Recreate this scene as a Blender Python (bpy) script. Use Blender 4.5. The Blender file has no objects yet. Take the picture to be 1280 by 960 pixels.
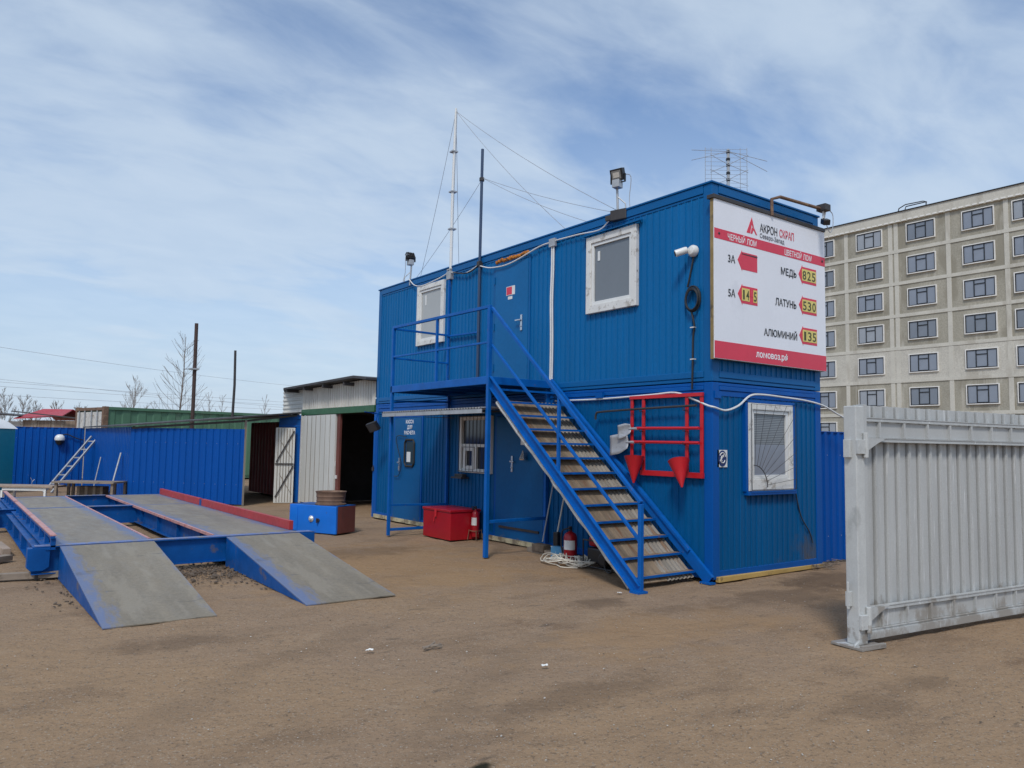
import bpy, math, random
from mathutils import Vector, Matrix
random.seed(7)
S = bpy.context.scene
COL = S.collection
rad = math.radians

# ------------------------------------------------------------------ camera
cd = bpy.data.cameras.new('camera'); cam = bpy.data.objects.new('camera', cd); COL.objects.link(cam)
R = Vector((0.80321848, -0.59544097, 0.01703304)); U = Vector((-0.05982263, -0.0521821, 0.99684416)); F = Vector((0.59267304, 0.80170261, 0.07753447))
mw = Matrix.Identity(4)
for i in range(3):
    mw[i][0], mw[i][1], mw[i][2] = R[i], U[i], -F[i]
mw[0][3], mw[1][3], mw[2][3] = -7.5165, -6.0604, 1.6165
cam.matrix_world = mw
cd.sensor_width = 36; cd.lens = 959.87 / 1280 * 36; cd.clip_start = 0.05; cd.clip_end = 3000
S.camera = cam

# ------------------------------------------------------------------ sky, sun, exposure
SUNV = Vector((-0.74, -0.67, 0)).normalized() * math.cos(rad(50)) + Vector((0, 0, math.sin(rad(50))))
W = bpy.data.worlds.new('World'); S.world = W; W.use_nodes = True
nt = W.node_tree; N = nt.nodes; L = nt.links; N.clear()
out = N.new('ShaderNodeOutputWorld'); bg = N.new('ShaderNodeBackground'); bg.inputs['Strength'].default_value = 0.082
sky = N.new('ShaderNodeTexSky'); sky.sky_type = 'NISHITA'; sky.sun_disc = False
sky.sun_elevation = rad(50); sky.sun_rotation = math.atan2(SUNV.x, SUNV.y); sky.air_density = 1.0; sky.dust_density = 1.2; sky.ozone_density = 1.6
tc = N.new('ShaderNodeTexCoord'); sep = N.new('ShaderNodeSeparateXYZ'); L.new(tc.outputs['Generated'], sep.inputs[0])
def math_node(op, a, b=None, clamp=False):
    m = N.new('ShaderNodeMath'); m.operation = op; m.use_clamp = clamp
    for i, v in enumerate((a, b)):
        if v is None: continue
        if isinstance(v, (int, float)): m.inputs[i].default_value = v
        else: L.new(v, m.inputs[i])
    return m.outputs[0]
zz = math_node('ADD', math_node('MAXIMUM', sep.outputs['Z'], 0.0), 0.22)
cx = math_node('DIVIDE', sep.outputs['X'], zz); cy = math_node('DIVIDE', sep.outputs['Y'], zz)
comb = N.new('ShaderNodeCombineXYZ'); L.new(cx, comb.inputs[0]); L.new(cy, comb.inputs[1])
def cloud(scale, rot, stretch, off, det, dist):
    mp = N.new('ShaderNodeMapping'); mp.inputs['Rotation'].default_value = (0, 0, rad(rot)); mp.inputs['Scale'].default_value = (1, stretch, 1); mp.inputs['Location'].default_value = off
    L.new(comb.outputs[0], mp.inputs[0])
    n = N.new('ShaderNodeTexNoise'); n.inputs['Scale'].default_value = scale; n.inputs['Detail'].default_value = det; n.inputs['Roughness'].default_value = 0.55; n.inputs['Distortion'].default_value = dist
    L.new(mp.outputs[0], n.inputs['Vector']); return n.outputs['Fac']
c1 = cloud(0.70, 28, 1.5, (3.1, 1.7, 0), 3, 0.2)
c2 = cloud(1.9, 40, 1.9, (7.3, 2.2, 0), 6, 0.5)
c3 = cloud(5.0, 25, 1.8, (1.3, 8.2, 0), 5, 0.4)
cs = math_node('ADD', math_node('MULTIPLY', c1, 0.58), math_node('ADD', math_node('MULTIPLY', c2, 0.28), math_node('MULTIPLY', c3, 0.14)))
mr = N.new('ShaderNodeMapRange'); mr.interpolation_type = 'SMOOTHSTEP'
L.new(cs, mr.inputs['Value'])
mr.inputs['From Min'].default_value = 0.35; mr.inputs['From Max'].default_value = 0.58; mr.inputs['To Min'].default_value = 0.10; mr.inputs['To Max'].default_value = 0.82
hz = N.new('ShaderNodeMapRange'); L.new(sep.outputs['Z'], hz.inputs['Value'])
hz.inputs['From Min'].default_value = 0.0; hz.inputs['From Max'].default_value = 0.48; hz.inputs['To Min'].default_value = 0.97; hz.inputs['To Max'].default_value = 0.0
fac = math_node('MAXIMUM', mr.outputs[0], hz.outputs[0])
ccol = N.new('ShaderNodeMix'); ccol.data_type = 'RGBA'
L.new(c3, ccol.inputs['Factor']); ccol.inputs['A'].default_value = (4.6, 5.75, 7.2, 1); ccol.inputs['B'].default_value = (6.0, 6.95, 8.0, 1)
mx = N.new('ShaderNodeMix'); mx.data_type = 'RGBA'
skg = N.new('ShaderNodeMix'); skg.data_type = 'RGBA'; skg.blend_type = 'MULTIPLY'; skg.inputs['Factor'].default_value = 1
L.new(sky.outputs[0], skg.inputs['A']); skg.inputs['B'].default_value = (1.0, 1.2, 1.4, 1)
L.new(fac, mx.inputs['Factor']); L.new(skg.outputs['Result'], mx.inputs['A']); L.new(ccol.outputs['Result'], mx.inputs['B'])
L.new(mx.outputs['Result'], bg.inputs['Color']); L.new(bg.outputs[0], out.inputs['Surface'])

sl = bpy.data.lights.new('sun', 'SUN'); sl.energy = 1.5; sl.angle = rad(11); sl.color = (1.0, 0.95, 0.88)
so = bpy.data.objects.new('sun', sl); COL.objects.link(so); so.rotation_euler = (-SUNV).to_track_quat('-Z', 'Y').to_euler()
vs = S.view_settings; vs.view_transform = 'Standard'; vs.look = 'None'; vs.exposure = 0.42; vs.gamma = 1; vs.use_curve_mapping = False

# ------------------------------------------------------------------ materials
MAT = {}
def M(name, base, var=0.12, rough=0.5, metal=0.0, spec=0.5, scale=2.0, stretch=(1, 1, 1), stain=None, stain2=None, bump=0.0, bscale=60, fine=0.06, detail=6):
    m = bpy.data.materials.new(name); m.use_nodes = True; MAT[name] = m
    t = m.node_tree; n = t.nodes; l = t.links; b = n['Principled BSDF']
    b.inputs['Roughness'].default_value = rough; b.inputs['Metallic'].default_value = metal; b.inputs['Specular IOR Level'].default_value = spec
    tc = n.new('ShaderNodeTexCoord')
    def noise(sc, st=(1, 1, 1), det=6, off=(0, 0, 0), ro=0.6):
        mp = n.new('ShaderNodeMapping'); mp.inputs['Scale'].default_value = st; mp.inputs['Location'].default_value = off
        l.new(tc.outputs['Object'], mp.inputs[0])
        x = n.new('ShaderNodeTexNoise'); x.inputs['Scale'].default_value = sc; x.inputs['Detail'].default_value = det; x.inputs['Roughness'].default_value = ro
        l.new(mp.outputs[0], x.inputs['Vector']); return x.outputs['Fac']
    def ramp(f, lo, hi, a, b_):
        r = n.new('ShaderNodeMapRange'); l.new(f, r.inputs['Value']); r.inputs['From Min'].default_value = lo; r.inputs['From Max'].default_value = hi
        r.inputs['To Min'].default_value = a; r.inputs['To Max'].default_value = b_; return r.outputs[0]
    v1 = ramp(noise(scale, stretch, detail), 0.3, 0.7, 1 - var, 1 + var)
    v2 = ramp(noise(scale * 23, (1, 1, 1), 3, (3, 5, 7)), 0.3, 0.7, 1 - fine, 1 + fine)
    mm = n.new('ShaderNodeMath'); mm.operation = 'MULTIPLY'; l.new(v1, mm.inputs[0]); l.new(v2, mm.inputs[1])
    vm = n.new('ShaderNodeVectorMath'); vm.operation = 'SCALE'; vm.inputs[0].default_value = base; l.new(mm.outputs[0], vm.inputs['Scale'])
    colr = vm.outputs[0]
    for k, s in enumerate((stain, stain2)):
        if not s: continue
        c, th, sc, st, amt = s[:5]
        f = noise(sc, st, 8, (11 + 5 * k, 3, 9), 0.65)
        if len(s) > 5:                       # a stain that belongs to one height of the thing: (z where full, z where gone)
            sp = n.new('ShaderNodeSeparateXYZ'); l.new(tc.outputs['Object'], sp.inputs[0])
            w = ramp(sp.outputs['Z'], s[5][0], s[5][1], 0.22, -0.12)
            ad = n.new('ShaderNodeMath'); ad.operation = 'ADD'; l.new(f, ad.inputs[0]); l.new(w, ad.inputs[1]); f = ad.outputs[0]
        if len(s) > 6:
            w = ramp(sp.outputs['X'], s[6][0], s[6][1], -0.30, 0.04); ad = n.new('ShaderNodeMath'); ad.operation = 'ADD'; l.new(f, ad.inputs[0]); l.new(w, ad.inputs[1]); f = ad.outputs[0]
        f = ramp(f, th, th + (0.09 if len(s) < 7 else 0.22), 0, amt)
        mx = n.new('ShaderNodeMix'); mx.data_type = 'RGBA'; l.new(f, mx.inputs['Factor']); l.new(colr, mx.inputs['A']); mx.inputs['B'].default_value = (*c, 1)
        colr = mx.outputs['Result']
    l.new(colr, b.inputs['Base Color'])
    if rough > 0.2:
        l.new(ramp(noise(scale * 3, stretch, 4, (2, 2, 2)), 0.3, 0.7, rough * 0.85, min(1, rough * 1.15)), b.inputs['Roughness'])
    if bump:
        bp = n.new('ShaderNodeBump'); bp.inputs['Strength'].default_value = bump; bp.inputs['Distance'].default_value = 0.02
        l.new(noise(bscale, (1, 1, 1), 5), bp.inputs['Height']); l.new(bp.outputs[0], b.inputs['Normal'])
    return m
DIRT = (0.16, 0.12, 0.085); RUST = (0.20, 0.075, 0.03)
VS = (1, 1, 0.12)
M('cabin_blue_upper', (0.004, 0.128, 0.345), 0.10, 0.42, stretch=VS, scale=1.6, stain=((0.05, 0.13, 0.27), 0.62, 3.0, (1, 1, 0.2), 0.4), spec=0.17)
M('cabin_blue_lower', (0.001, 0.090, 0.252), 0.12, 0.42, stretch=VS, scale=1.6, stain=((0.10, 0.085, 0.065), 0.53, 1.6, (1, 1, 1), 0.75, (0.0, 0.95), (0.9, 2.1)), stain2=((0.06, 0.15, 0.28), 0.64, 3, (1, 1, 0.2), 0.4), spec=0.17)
M('cabin_trim', (0.001, 0.085, 0.35), 0.10, 0.38, stretch=VS, stain=(DIRT, 0.68, 5, (1, 1, 1), 0.5), spec=0.17)
M('cabin_trim_upper', (0.004, 0.110, 0.32), 0.10, 0.38, stretch=(0.3, 0.3, 1), stain=((0.08, 0.10, 0.14), 0.66, 4, (1, 1, 1), 0.5), spec=0.17)
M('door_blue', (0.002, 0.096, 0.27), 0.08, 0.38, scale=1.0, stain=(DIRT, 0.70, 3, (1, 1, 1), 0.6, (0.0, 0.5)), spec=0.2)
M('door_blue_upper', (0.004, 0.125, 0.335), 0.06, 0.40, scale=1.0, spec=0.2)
M('stair_blue', (0.004, 0.105, 0.40), 0.14, 0.36, scale=4, stain=(DIRT, 0.63, 9, (1, 1, 1), 0.6), stain2=(RUST, 0.73, 16, (1, 1, 1), 0.7), spec=0.17)
M('fence_blue', (0.0008, 0.072, 0.335), 0.10, 0.40, scale=1.2, stretch=(1, 1, 0.15), stain=((0.05, 0.12, 0.36), 0.67, 5, (1, 1, 0.2), 0.35), spec=0.17)
M('scale_blue', (0.004, 0.080, 0.30), 0.2, 0.45, scale=3, stain=(DIRT, 0.58, 4, (1, 1, 1), 0.7), stain2=(RUST, 0.7, 9, (1, 1, 1), 0.7), spec=0.17)
M('deck_steel', (0.24, 0.215, 0.185), 0.16, 0.55, metal=0.0, scale=1.2, stretch=(1.6, 0.5, 1), stain=((0.17, 0.215, 0.36), 0.57, 1.3, (1.3, 0.5, 1), 0.75), stain2=((0.05, 0.045, 0.04), 0.655, 1.9, (0.5, 1.7, 1), 0.75), bump=0.15, bscale=40)
M('ramp_steel', (0.225, 0.205, 0.17), 0.14, 0.55, scale=1.5, stretch=(1.6, 0.6, 1), stain=((0.30, 0.28, 0.25), 0.62, 2.5, (1.5, 0.5, 1), 0.5), stain2=((0.06, 0.055, 0.05), 0.72, 5, (0.6, 1.5, 1), 0.7), bump=0.15, bscale=40)
M('ramp_edge', (0.125, 0.180, 0.39), 0.25, 0.5, scale=5, stain=((0.235, 0.215, 0.185), 0.50, 5, (1.6, 0.5, 1), 0.8))
M('kerb_red', (0.40, 0.035, 0.038), 0.15, 0.45, scale=4, stain=((0.30, 0.12, 0.09), 0.62, 8, (1, 1, 1), 0.6))
M('pink_edge', (0.52, 0.27, 0.25), 0.2, 0.5, scale=6, stain=((0.45, 0.06, 0.05), 0.55, 8, (1, 1, 1), 0.8))
M('white_frame', (0.72, 0.71, 0.68), 0.06, 0.45, scale=5, stain=((0.34, 0.30, 0.25), 0.55, 7, (1, 1, 1), 0.75), stain2=((0.09, 0.075, 0.06), 0.615, 14, (1, 1, 1), 0.85))
M('white_clean', (0.74, 0.74, 0.72), 0.04, 0.35, scale=5)
M('board_white', (0.80, 0.81, 0.86), 0.03, 0.35, scale=1.2, stain=((0.66, 0.67, 0.72), 0.60, 1.8, (1, 1, 0.6), 0.4), fine=0.012)
M('board_red', (0.68, 0.035, 0.075), 0.05, 0.38, scale=3)
M('board_dark', (0.02, 0.022, 0.028), 0.1, 0.4)
M('board_grey', (0.10, 0.10, 0.12), 0.1, 0.4)
M('board_white_letter', (0.86, 0.86, 0.88), 0.02, 0.4)
M('plate_yellow', (0.72, 0.60, 0.17), 0.1, 0.45, scale=8)
M('digit_olive', (0.07, 0.075, 0.02), 0.1, 0.5)
M('timber_yellow', (0.46, 0.31, 0.10), 0.2, 0.7, scale=6, stretch=(0.3, 1, 1), stain=((0.10, 0.075, 0.05), 0.60, 5, (1, 1, 1), 0.8))
M('timber_edge', (0.27, 0.19, 0.075), 0.25, 0.7, scale=6, stain=((0.06, 0.05, 0.04), 0.55, 5, (1, 1, 0.5), 0.8))
M('timber_grey', (0.25, 0.20, 0.155), 0.25, 0.8, scale=6, stretch=(0.4, 0.4, 2), stain=((0.10, 0.07, 0.05), 0.58, 6, (1, 1, 1), 0.7))
M('timber_top', (0.34, 0.26, 0.20), 0.2, 0.75, scale=5)
M('skirting_pale', (0.50, 0.44, 0.28), 0.2, 0.7, scale=7, stain=(DIRT, 0.47, 3, (1, 1, 1), 0.85))
M('board_brown', (0.245, 0.18, 0.118), 0.35, 0.7, scale=6, stretch=(3, 0.3, 0.3), stain=((0.20, 0.085, 0.035), 0.55, 4, (3, 0.35, 0.35), 0.75), stain2=((0.34, 0.30, 0.245), 0.60, 8, (3, .3, .3), 0.6), fine=0.14)
M('galvanised', (0.42, 0.43, 0.44), 0.15, 0.42, metal=0.35, scale=5, stain=((0.22, 0.20, 0.18), 0.58, 4, (1, 1, 1), 0.6))
M('galv_dirty', (0.28, 0.25, 0.21), 0.25, 0.55, metal=0.15, scale=4, stretch=(3, .3, .3), stain=((0.22, 0.12, 0.06), 0.55, 4, (3, 0.35, 0.35), 0.75), stain2=((0.42, 0.40, 0.36), 0.60, 9, (3, .3, .3), 0.6))
M('edge_white', (0.58, 0.56, 0.52), 0.15, 0.6, scale=8, stain=((0.25, 0.18, 0.12), 0.58, 7, (1, 1, 1), 0.85))
M('gate_grey', (0.43, 0.438, 0.432), 0.08, 0.42, scale=3, stretch=(1, 1, 0.25), stain=((0.24, 0.21, 0.175), 0.60, 4, (1, 1, 0.7), 0.7, (0.0, 0.6)), stain2=((0.70, 0.71, 0.71), 0.60, 12, (2.5, 2.5, 0.15), 0.8))
M('gate_post', (0.50, 0.51, 0.50), 0.12, 0.45, scale=3, stain=((0.30, 0.31, 0.30), 0.55, 4, (1, 1, 0.6), 0.6), stain2=(DIRT, 0.60, 6, (1, 1, 1), 0.7, (0.0, 0.4)))
M('black_plastic', (0.016, 0.016, 0.018), 0.15, 0.4)
M('dark_metal', (0.055, 0.05, 0.05), 0.2, 0.5, metal=0.3, stain=(RUST, 0.64, 10, (1, 1, 1), 0.6))
M('rusty_metal', (0.17, 0.10, 0.065), 0.3, 0.75, scale=6, stain=((0.30, 0.20, 0.12), 0.56, 7, (1, 1, 1), 0.7), stain2=((0.06, 0.045, 0.04), 0.6, 5, (1, 1, 1), 0.6))
M('rusty_brown', (0.15, 0.045, 0.035), 0.25, 0.6, scale=3, stretch=(1, 1, 0.3), stain=((0.07, 0.035, 0.03), 0.58, 4, (1, 1, 0.4), 0.7))
M('container_red', (0.40, 0.10, 0.085), 0.2, 0.6, scale=2, stretch=(1, 1, 0.3), stain=((0.14, 0.06, 0.05), 0.58, 3, (1, 1, 0.4), 0.6))
M('pole_brown', (0.060, 0.034, 0.028), 0.2, 0.7, scale=3)
M('mast_navy', (0.030, 0.060, 0.125), 0.1, 0.5)
M('red_paint', (0.36, 0.006, 0.014), 0.10, 0.35, scale=4, stain=((0.28, 0.02, 0.02), 0.62, 6, (1, 1, 1), 0.7))
M('fire_red', (0.55, 0.014, 0.022), 0.10, 0.40, scale=4, stain=((0.33, 0.03, 0.03), 0.64, 7, (1, 1, 1), 0.6))
M('safe_blue', (0.008, 0.165, 0.66), 0.10, 0.42, scale=3, stain=((0.10, 0.12, 0.28), 0.63, 5, (1, 1, 1), 0.7), stain2=(RUST, 0.72, 9, (1, 1, 1), 0.7))
M('chrome', (0.62, 0.62, 0.63), 0.05, 0.25, metal=0.9)
M('aluminium', (0.50, 0.50, 0.51), 0.12, 0.4, metal=0.4, stain=((0.34, 0.32, 0.30), 0.58, 8, (1, 1, 1), 0.7))
M('rubber', (0.02, 0.02, 0.02), 0.1, 0.6)
M('rope_white', (0.62, 0.58, 0.50), 0.15, 0.8)
M('cable_white', (0.70, 0.70, 0.69), 0.08, 0.5)
M('foam_rust', (0.48, 0.17, 0.025), 0.5, 0.9, scale=14, stain=((0.07, 0.035, 0.02), 0.52, 14, (1, 1, 1), 0.9), bump=0.9, bscale=50)
M('shed_white', (0.60, 0.60, 0.565), 0.08, 0.6, scale=2.5, stretch=(1, 1, 0.15), stain=((0.40, 0.38, 0.34), 0.60, 3.5, (1, 1, 0.2), 0.6), stain2=((0.30, 0.2, 0.13), 0.72, 8, (1, 1, 0.5), 0.7))
M('shed_sheet', (0.60, 0.58, 0.53), 0.12, 0.55, scale=2, stretch=(1, 1, 0.2), stain=((0.38, 0.34, 0.28), 0.56, 2.5, (1, 1, 0.3), 0.6))
M('green_beam', (0.030, 0.115, 0.050), 0.15, 0.5, scale=3)
M('green_container', (0.075, 0.175, 0.105), 0.14, 0.55, scale=1.5, stretch=(1, 1, 0.2), stain=((0.16, 0.22, 0.16), 0.58, 1.8, (1, 1, 0.4), 0.6), stain2=(RUST, 0.70, 5, (1, 1, 0.6), 0.7))
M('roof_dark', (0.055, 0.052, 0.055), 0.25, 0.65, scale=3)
M('roof_red', (0.40, 0.030, 0.045), 0.15, 0.5, scale=2)
M('house_wall', (0.22, 0.165, 0.125), 0.3, 0.85, scale=3, stretch=(2, 2, 0.3), stain=((0.36, 0.31, 0.25), 0.55, 2.5, (2, 2, 0.3), 0.7))
M('teal_plastic', (0.010, 0.215, 0.30), 0.06, 0.4, scale=2)
M('concrete', (0.58, 0.555, 0.485), 0.08, 0.85, scale=0.6, stain=((0.42, 0.385, 0.32), 0.55, 0.5, (1, 1, 0.25), 0.6), fine=0.10)
M('concrete_panel', (0.375, 0.350, 0.285), 0.16, 0.9, scale=0.35, stretch=(1, 1, 0.4), stain=((0.27, 0.245, 0.19), 0.50, 0.45, (1, 1, 0.4), 0.75), stain2=((0.56, 0.53, 0.46), 0.58, 0.9, (1, 1.6, 0.12), 0.6), fine=0.16)
M('concrete_pale', (0.54, 0.515, 0.45), 0.12, 0.9, scale=0.4, stain=((0.40, 0.37, 0.31), 0.54, 0.5, (1, 1, 0.3), 0.6), fine=0.14)
M('trim_white', (0.80, 0.78, 0.74), 0.1, 0.7, scale=1)
M('frame_black', (0.012, 0.013, 0.016), 0.1, 0.4)
M('bark', (0.19, 0.16, 0.14), 0.2, 0.9, scale=6)
M('bark_pale', (0.27, 0.24, 0.22), 0.2, 0.9, scale=6)
M('wire_grey', (0.34, 0.36, 0.39), 0.1, 0.5)
M('carton', (0.08, 0.28, 0.50), 0.1, 0.5, scale=9, stain=((0.72, 0.74, 0.76), 0.53, 9, (1, 1, 1), 1.0))
M('sticker_navy', (0.010, 0.030, 0.13), 0.05, 0.4)
M('safety_yellow', (0.62, 0.50, 0.03), 0.05, 0.4)
M('pebble', (0.24, 0.205, 0.17), 0.4, 0.9, scale=9)
M('pebble_pale', (0.45, 0.42, 0.38), 0.3, 0.9, scale=9)
M('debris_dark', (0.12, 0.090, 0.066), 0.4, 0.9, scale=9)
M('dial_face', (0.70, 0.68, 0.62), 0.1, 0.3, metal=0.4)

def glass(name, base, rough, spec=0.5):
    m = M(name, base, 0.05, rough, scale=1.0, fine=0.02, spec=spec)
    return m
glass('pane_grey', (0.17, 0.19, 0.21), 0.12, 0.6)
glass('pane_curtain', (0.42, 0.43, 0.42), 0.15, 0.5)
glass('pane_dark', (0.035, 0.04, 0.05), 0.08, 0.6)
glass('pane_flat', (0.25, 0.28, 0.335), 0.12, 0.6)
glass('pane_flat_pale', (0.33, 0.355, 0.39), 0.15, 0.6)
glass('pane_flat_dim', (0.20, 0.225, 0.265), 0.10, 0.6)
glass('lamp_glass', (0.22, 0.22, 0.21), 0.12, 0.6)
# blind behind a pane: fine horizontal slats
def blind():
    m = M('pane_blind', (0.20, 0.22, 0.245), 0.05, 0.15, scale=1, fine=0.02)
    t = m.node_tree; n = t.nodes; l = t.links; b = n['Principled BSDF']
    tcn = n.new('ShaderNodeTexCoord'); w = n.new('ShaderNodeTexWave'); w.wave_type = 'BANDS'; w.bands_direction = 'Z'; w.inputs['Scale'].default_value = 14; w.inputs['Distortion'].default_value = 0.3
    l.new(tcn.outputs['Object'], w.inputs['Vector'])
    mx = n.new('ShaderNodeMix'); mx.data_type = 'RGBA'; l.new(w.outputs['Fac'], mx.inputs['Factor']); mx.inputs['A'].default_value = (0.10, 0.115, 0.13, 1); mx.inputs['B'].default_value = (0.27, 0.29, 0.31, 1)
    l.new(mx.outputs['Result'], b.inputs['Base Color'])
blind()

def worn(name, base, cx, hw, edge):
    # bare dusty steel where wheels run, blue paint left along both edges
    m = M(name, base, 0.16, 0.55, scale=1.4, stretch=(2.0, 0.5, 1), stain=((0.28, 0.24, 0.18), 0.50, 2.2, (1.8, 0.45, 1), 0.6), stain2=((0.055, 0.05, 0.047), 0.60, 1.7, (0.8, 2.6, 1), 0.8), bump=0.2, bscale=30, fine=0.12)
    t = m.node_tree; n = t.nodes; l = t.links; b = n['Principled BSDF']; src = b.inputs['Base Color'].links[0].from_socket
    g = n.new('ShaderNodeTexCoord'); sp = n.new('ShaderNodeSeparateXYZ'); l.new(g.outputs['Object'], sp.inputs[0])
    def mt(op, a, b_=None):
        x = n.new('ShaderNodeMath'); x.operation = op
        for i, v in enumerate((a, b_)):
            if v is None: continue
            if isinstance(v, (int, float)): x.inputs[i].default_value = v
            else: l.new(v, x.inputs[i])
        return x.outputs[0]
    d = mt('DIVIDE', mt('ABSOLUTE', mt('SUBTRACT', sp.outputs['X'], cx)), hw)
    mp = n.new('ShaderNodeMapping'); mp.inputs['Scale'].default_value = (3, 0.8, 1); l.new(g.outputs['Object'], mp.inputs[0])
    x = n.new('ShaderNodeTexNoise'); x.inputs['Scale'].default_value = 4.0; x.inputs['Detail'].default_value = 10; x.inputs['Roughness'].default_value = 0.65; l.new(mp.outputs[0], x.inputs['Vector'])
    f = mt('ADD', d, mt('MULTIPLY', mt('SUBTRACT', x.outputs['Fac'], 0.5), 1.1))
    r = n.new('ShaderNodeMapRange'); r.interpolation_type = 'SMOOTHSTEP'; l.new(f, r.inputs['Value']); r.inputs['From Min'].default_value = edge; r.inputs['From Max'].default_value = edge + 0.34; r.inputs['To Max'].default_value = 0.9
    mx = n.new('ShaderNodeMix'); mx.data_type = 'RGBA'; l.new(r.outputs[0], mx.inputs['Factor']); l.new(src, mx.inputs['A']); mx.inputs['B'].default_value = (0.120, 0.165, 0.30, 1); l.new(mx.outputs['Result'], b.inputs['Base Color'])
worn('worn_track', (0.225, 0.190, 0.148), -0.88, 0.5, 0.60); worn('worn_track_far', (0.225, 0.190, 0.148), 0.935, 0.535, 0.60); worn('worn_ramp', (0.215, 0.180, 0.130), 0.07, 0.50, 0.72)

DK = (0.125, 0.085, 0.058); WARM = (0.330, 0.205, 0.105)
EARTH_PATCHES = ((-2.6, 3.2, 2.6, 2.4, 0.6, WARM), (-2.3, -1.3, 1.6, 0.8, 0.5, WARM), (-1.95, -0.1, 0.45, 0.30, 0.6, DK), (-1.6, -0.75, 0.5, 0.25, 0.4, DK), (0.3, -0.9, 1.5, 0.5, 0.55, DK), (1.6, -0.6, 1.2, 0.6, 0.7, DK), (-2.45, -3.35, 0.9, 0.22, 0.4, DK), (-5.25, -2.78, 0.14, 0.06, 1.0, (0.03, 0.028, 0.018)), (-5.9, 0.6, 0.6, 0.3, 0.5, DK), (-2.3, 4.5, 1.0, 0.6, 0.45, DK), (-3.9, -2.2, 1.3, 0.3, 0.45, DK))  # oval patches of darker and warmer earth: centre, radii, amount, colour
def ground_mat():
    m = bpy.data.materials.new('packed_earth'); m.use_nodes = True; t = m.node_tree; n = t.nodes; l = t.links; b = n['Principled BSDF']
    b.inputs['Roughness'].default_value = 0.95; b.inputs['Specular IOR Level'].default_value = 0.1
    g = n.new('ShaderNodeTexCoord')
    def noise(sc, det=6, st=(1, 1, 1), off=(0, 0, 0), ro=0.6, dist=0, rot=0):
        mp = n.new('ShaderNodeMapping'); mp.inputs['Scale'].default_value = st; mp.inputs['Location'].default_value = off; mp.inputs['Rotation'].default_value = (0, 0, rad(rot))
        l.new(g.outputs['Object'], mp.inputs[0]); x = n.new('ShaderNodeTexNoise'); x.inputs['Scale'].default_value = sc; x.inputs['Detail'].default_value = det; x.inputs['Roughness'].default_value = ro; x.inputs['Distortion'].default_value = dist
        l.new(mp.outputs[0], x.inputs['Vector']); return x.outputs['Fac']
    def rng(f, a, b_, c=0.0, d=1.0):
        r = n.new('ShaderNodeMapRange'); r.interpolation_type = 'SMOOTHSTEP'; l.new(f, r.inputs['Value']); r.inputs['From Min'].default_value = a; r.inputs['From Max'].default_value = b_; r.inputs['To Min'].default_value = c; r.inputs['To Max'].default_value = d; return r.outputs[0]
    def mixc(f, A, B):
        x = n.new('ShaderNodeMix'); x.data_type = 'RGBA'; l.new(f, x.inputs['Factor'])
        for k, v in (('A', A), ('B', B)):
            if isinstance(v, tuple): x.inputs[k].default_value = (*v, 1)
            else: l.new(v, x.inputs[k])
        return x.outputs['Result']
    c = mixc(rng(noise(0.28, 5, off=(4, 2, 0)), 0.40, 0.60), (0.290, 0.198, 0.128), (0.325, 0.216, 0.128))
    c = mixc(rng(noise(0.9, 8, st=(1.0, 2.2, 1), rot=25), 0.50, 0.68, 0, 0.6), c, (0.205, 0.136, 0.086))
    c = mixc(rng(noise(0.55, 6, off=(9, 9, 0), dist=0.8), 0.60, 0.68, 0, 0.65), c, (0.165, 0.102, 0.062))
    c = mixc(rng(noise(3.2, 8, off=(1, 6, 0)), 0.56, 0.72, 0, 0.5), c, (0.35, 0.25, 0.165))
    c = mixc(rng(noise(2.6, 7, st=(.8, 2.5, 1), off=(6, 1, 0), rot=-35), 0.64, 0.70, 0, 0.6), c, (0.110, 0.084, 0.065))
    c = mixc(rng(noise(38, 3, off=(3, 3, 0)), 0.55, 0.68, 0, 0.6), c, (0.12, 0.088, 0.064))
    c = mixc(rng(noise(60, 2, off=(7, 3, 0)), 0.60, 0.70, 0, 0.75), c, (0.42, 0.36, 0.29))
    c = mixc(rng(noise(150, 2, off=(7, 3, 0)), 0.5, 0.72, 0, 0.45), c, (0.33, 0.28, 0.23))
    wv = n.new('ShaderNodeTexWave'); wv.wave_type = 'BANDS'; wv.bands_direction = 'X'; wv.inputs['Scale'].default_value = 0.21; wv.inputs['Distortion'].default_value = 5.5; wv.inputs['Detail'].default_value = 4; wv.inputs['Detail Scale'].default_value = 0.5
    mpw = n.new('ShaderNodeMapping'); mpw.inputs['Rotation'].default_value = (0, 0, rad(58)); l.new(g.outputs['Object'], mpw.inputs[0]); l.new(mpw.outputs[0], wv.inputs['Vector'])
    wm = n.new('ShaderNodeMath'); wm.operation = 'MULTIPLY'; l.new(rng(wv.outputs['Fac'], 0.80, 0.97), wm.inputs[0]); l.new(rng(noise(0.8, 5, off=(2, 2, 0)), 0.42, 0.62, 0, 0.32), wm.inputs[1])
    c = mixc(wm.outputs[0], c, (0.20, 0.14, 0.093))
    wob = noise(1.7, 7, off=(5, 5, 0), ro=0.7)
    for x, y, rx, ry, amt, colr in EARTH_PATCHES:
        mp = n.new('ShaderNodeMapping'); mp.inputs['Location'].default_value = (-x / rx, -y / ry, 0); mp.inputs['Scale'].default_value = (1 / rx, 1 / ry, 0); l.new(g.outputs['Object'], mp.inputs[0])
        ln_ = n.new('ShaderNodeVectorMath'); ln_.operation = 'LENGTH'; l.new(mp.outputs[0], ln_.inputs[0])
        ad = n.new('ShaderNodeMath'); ad.operation = 'MULTIPLY_ADD'; l.new(wob, ad.inputs[0]); ad.inputs[1].default_value = 3.2; l.new(ln_.outputs['Value'], ad.inputs[2])
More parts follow.
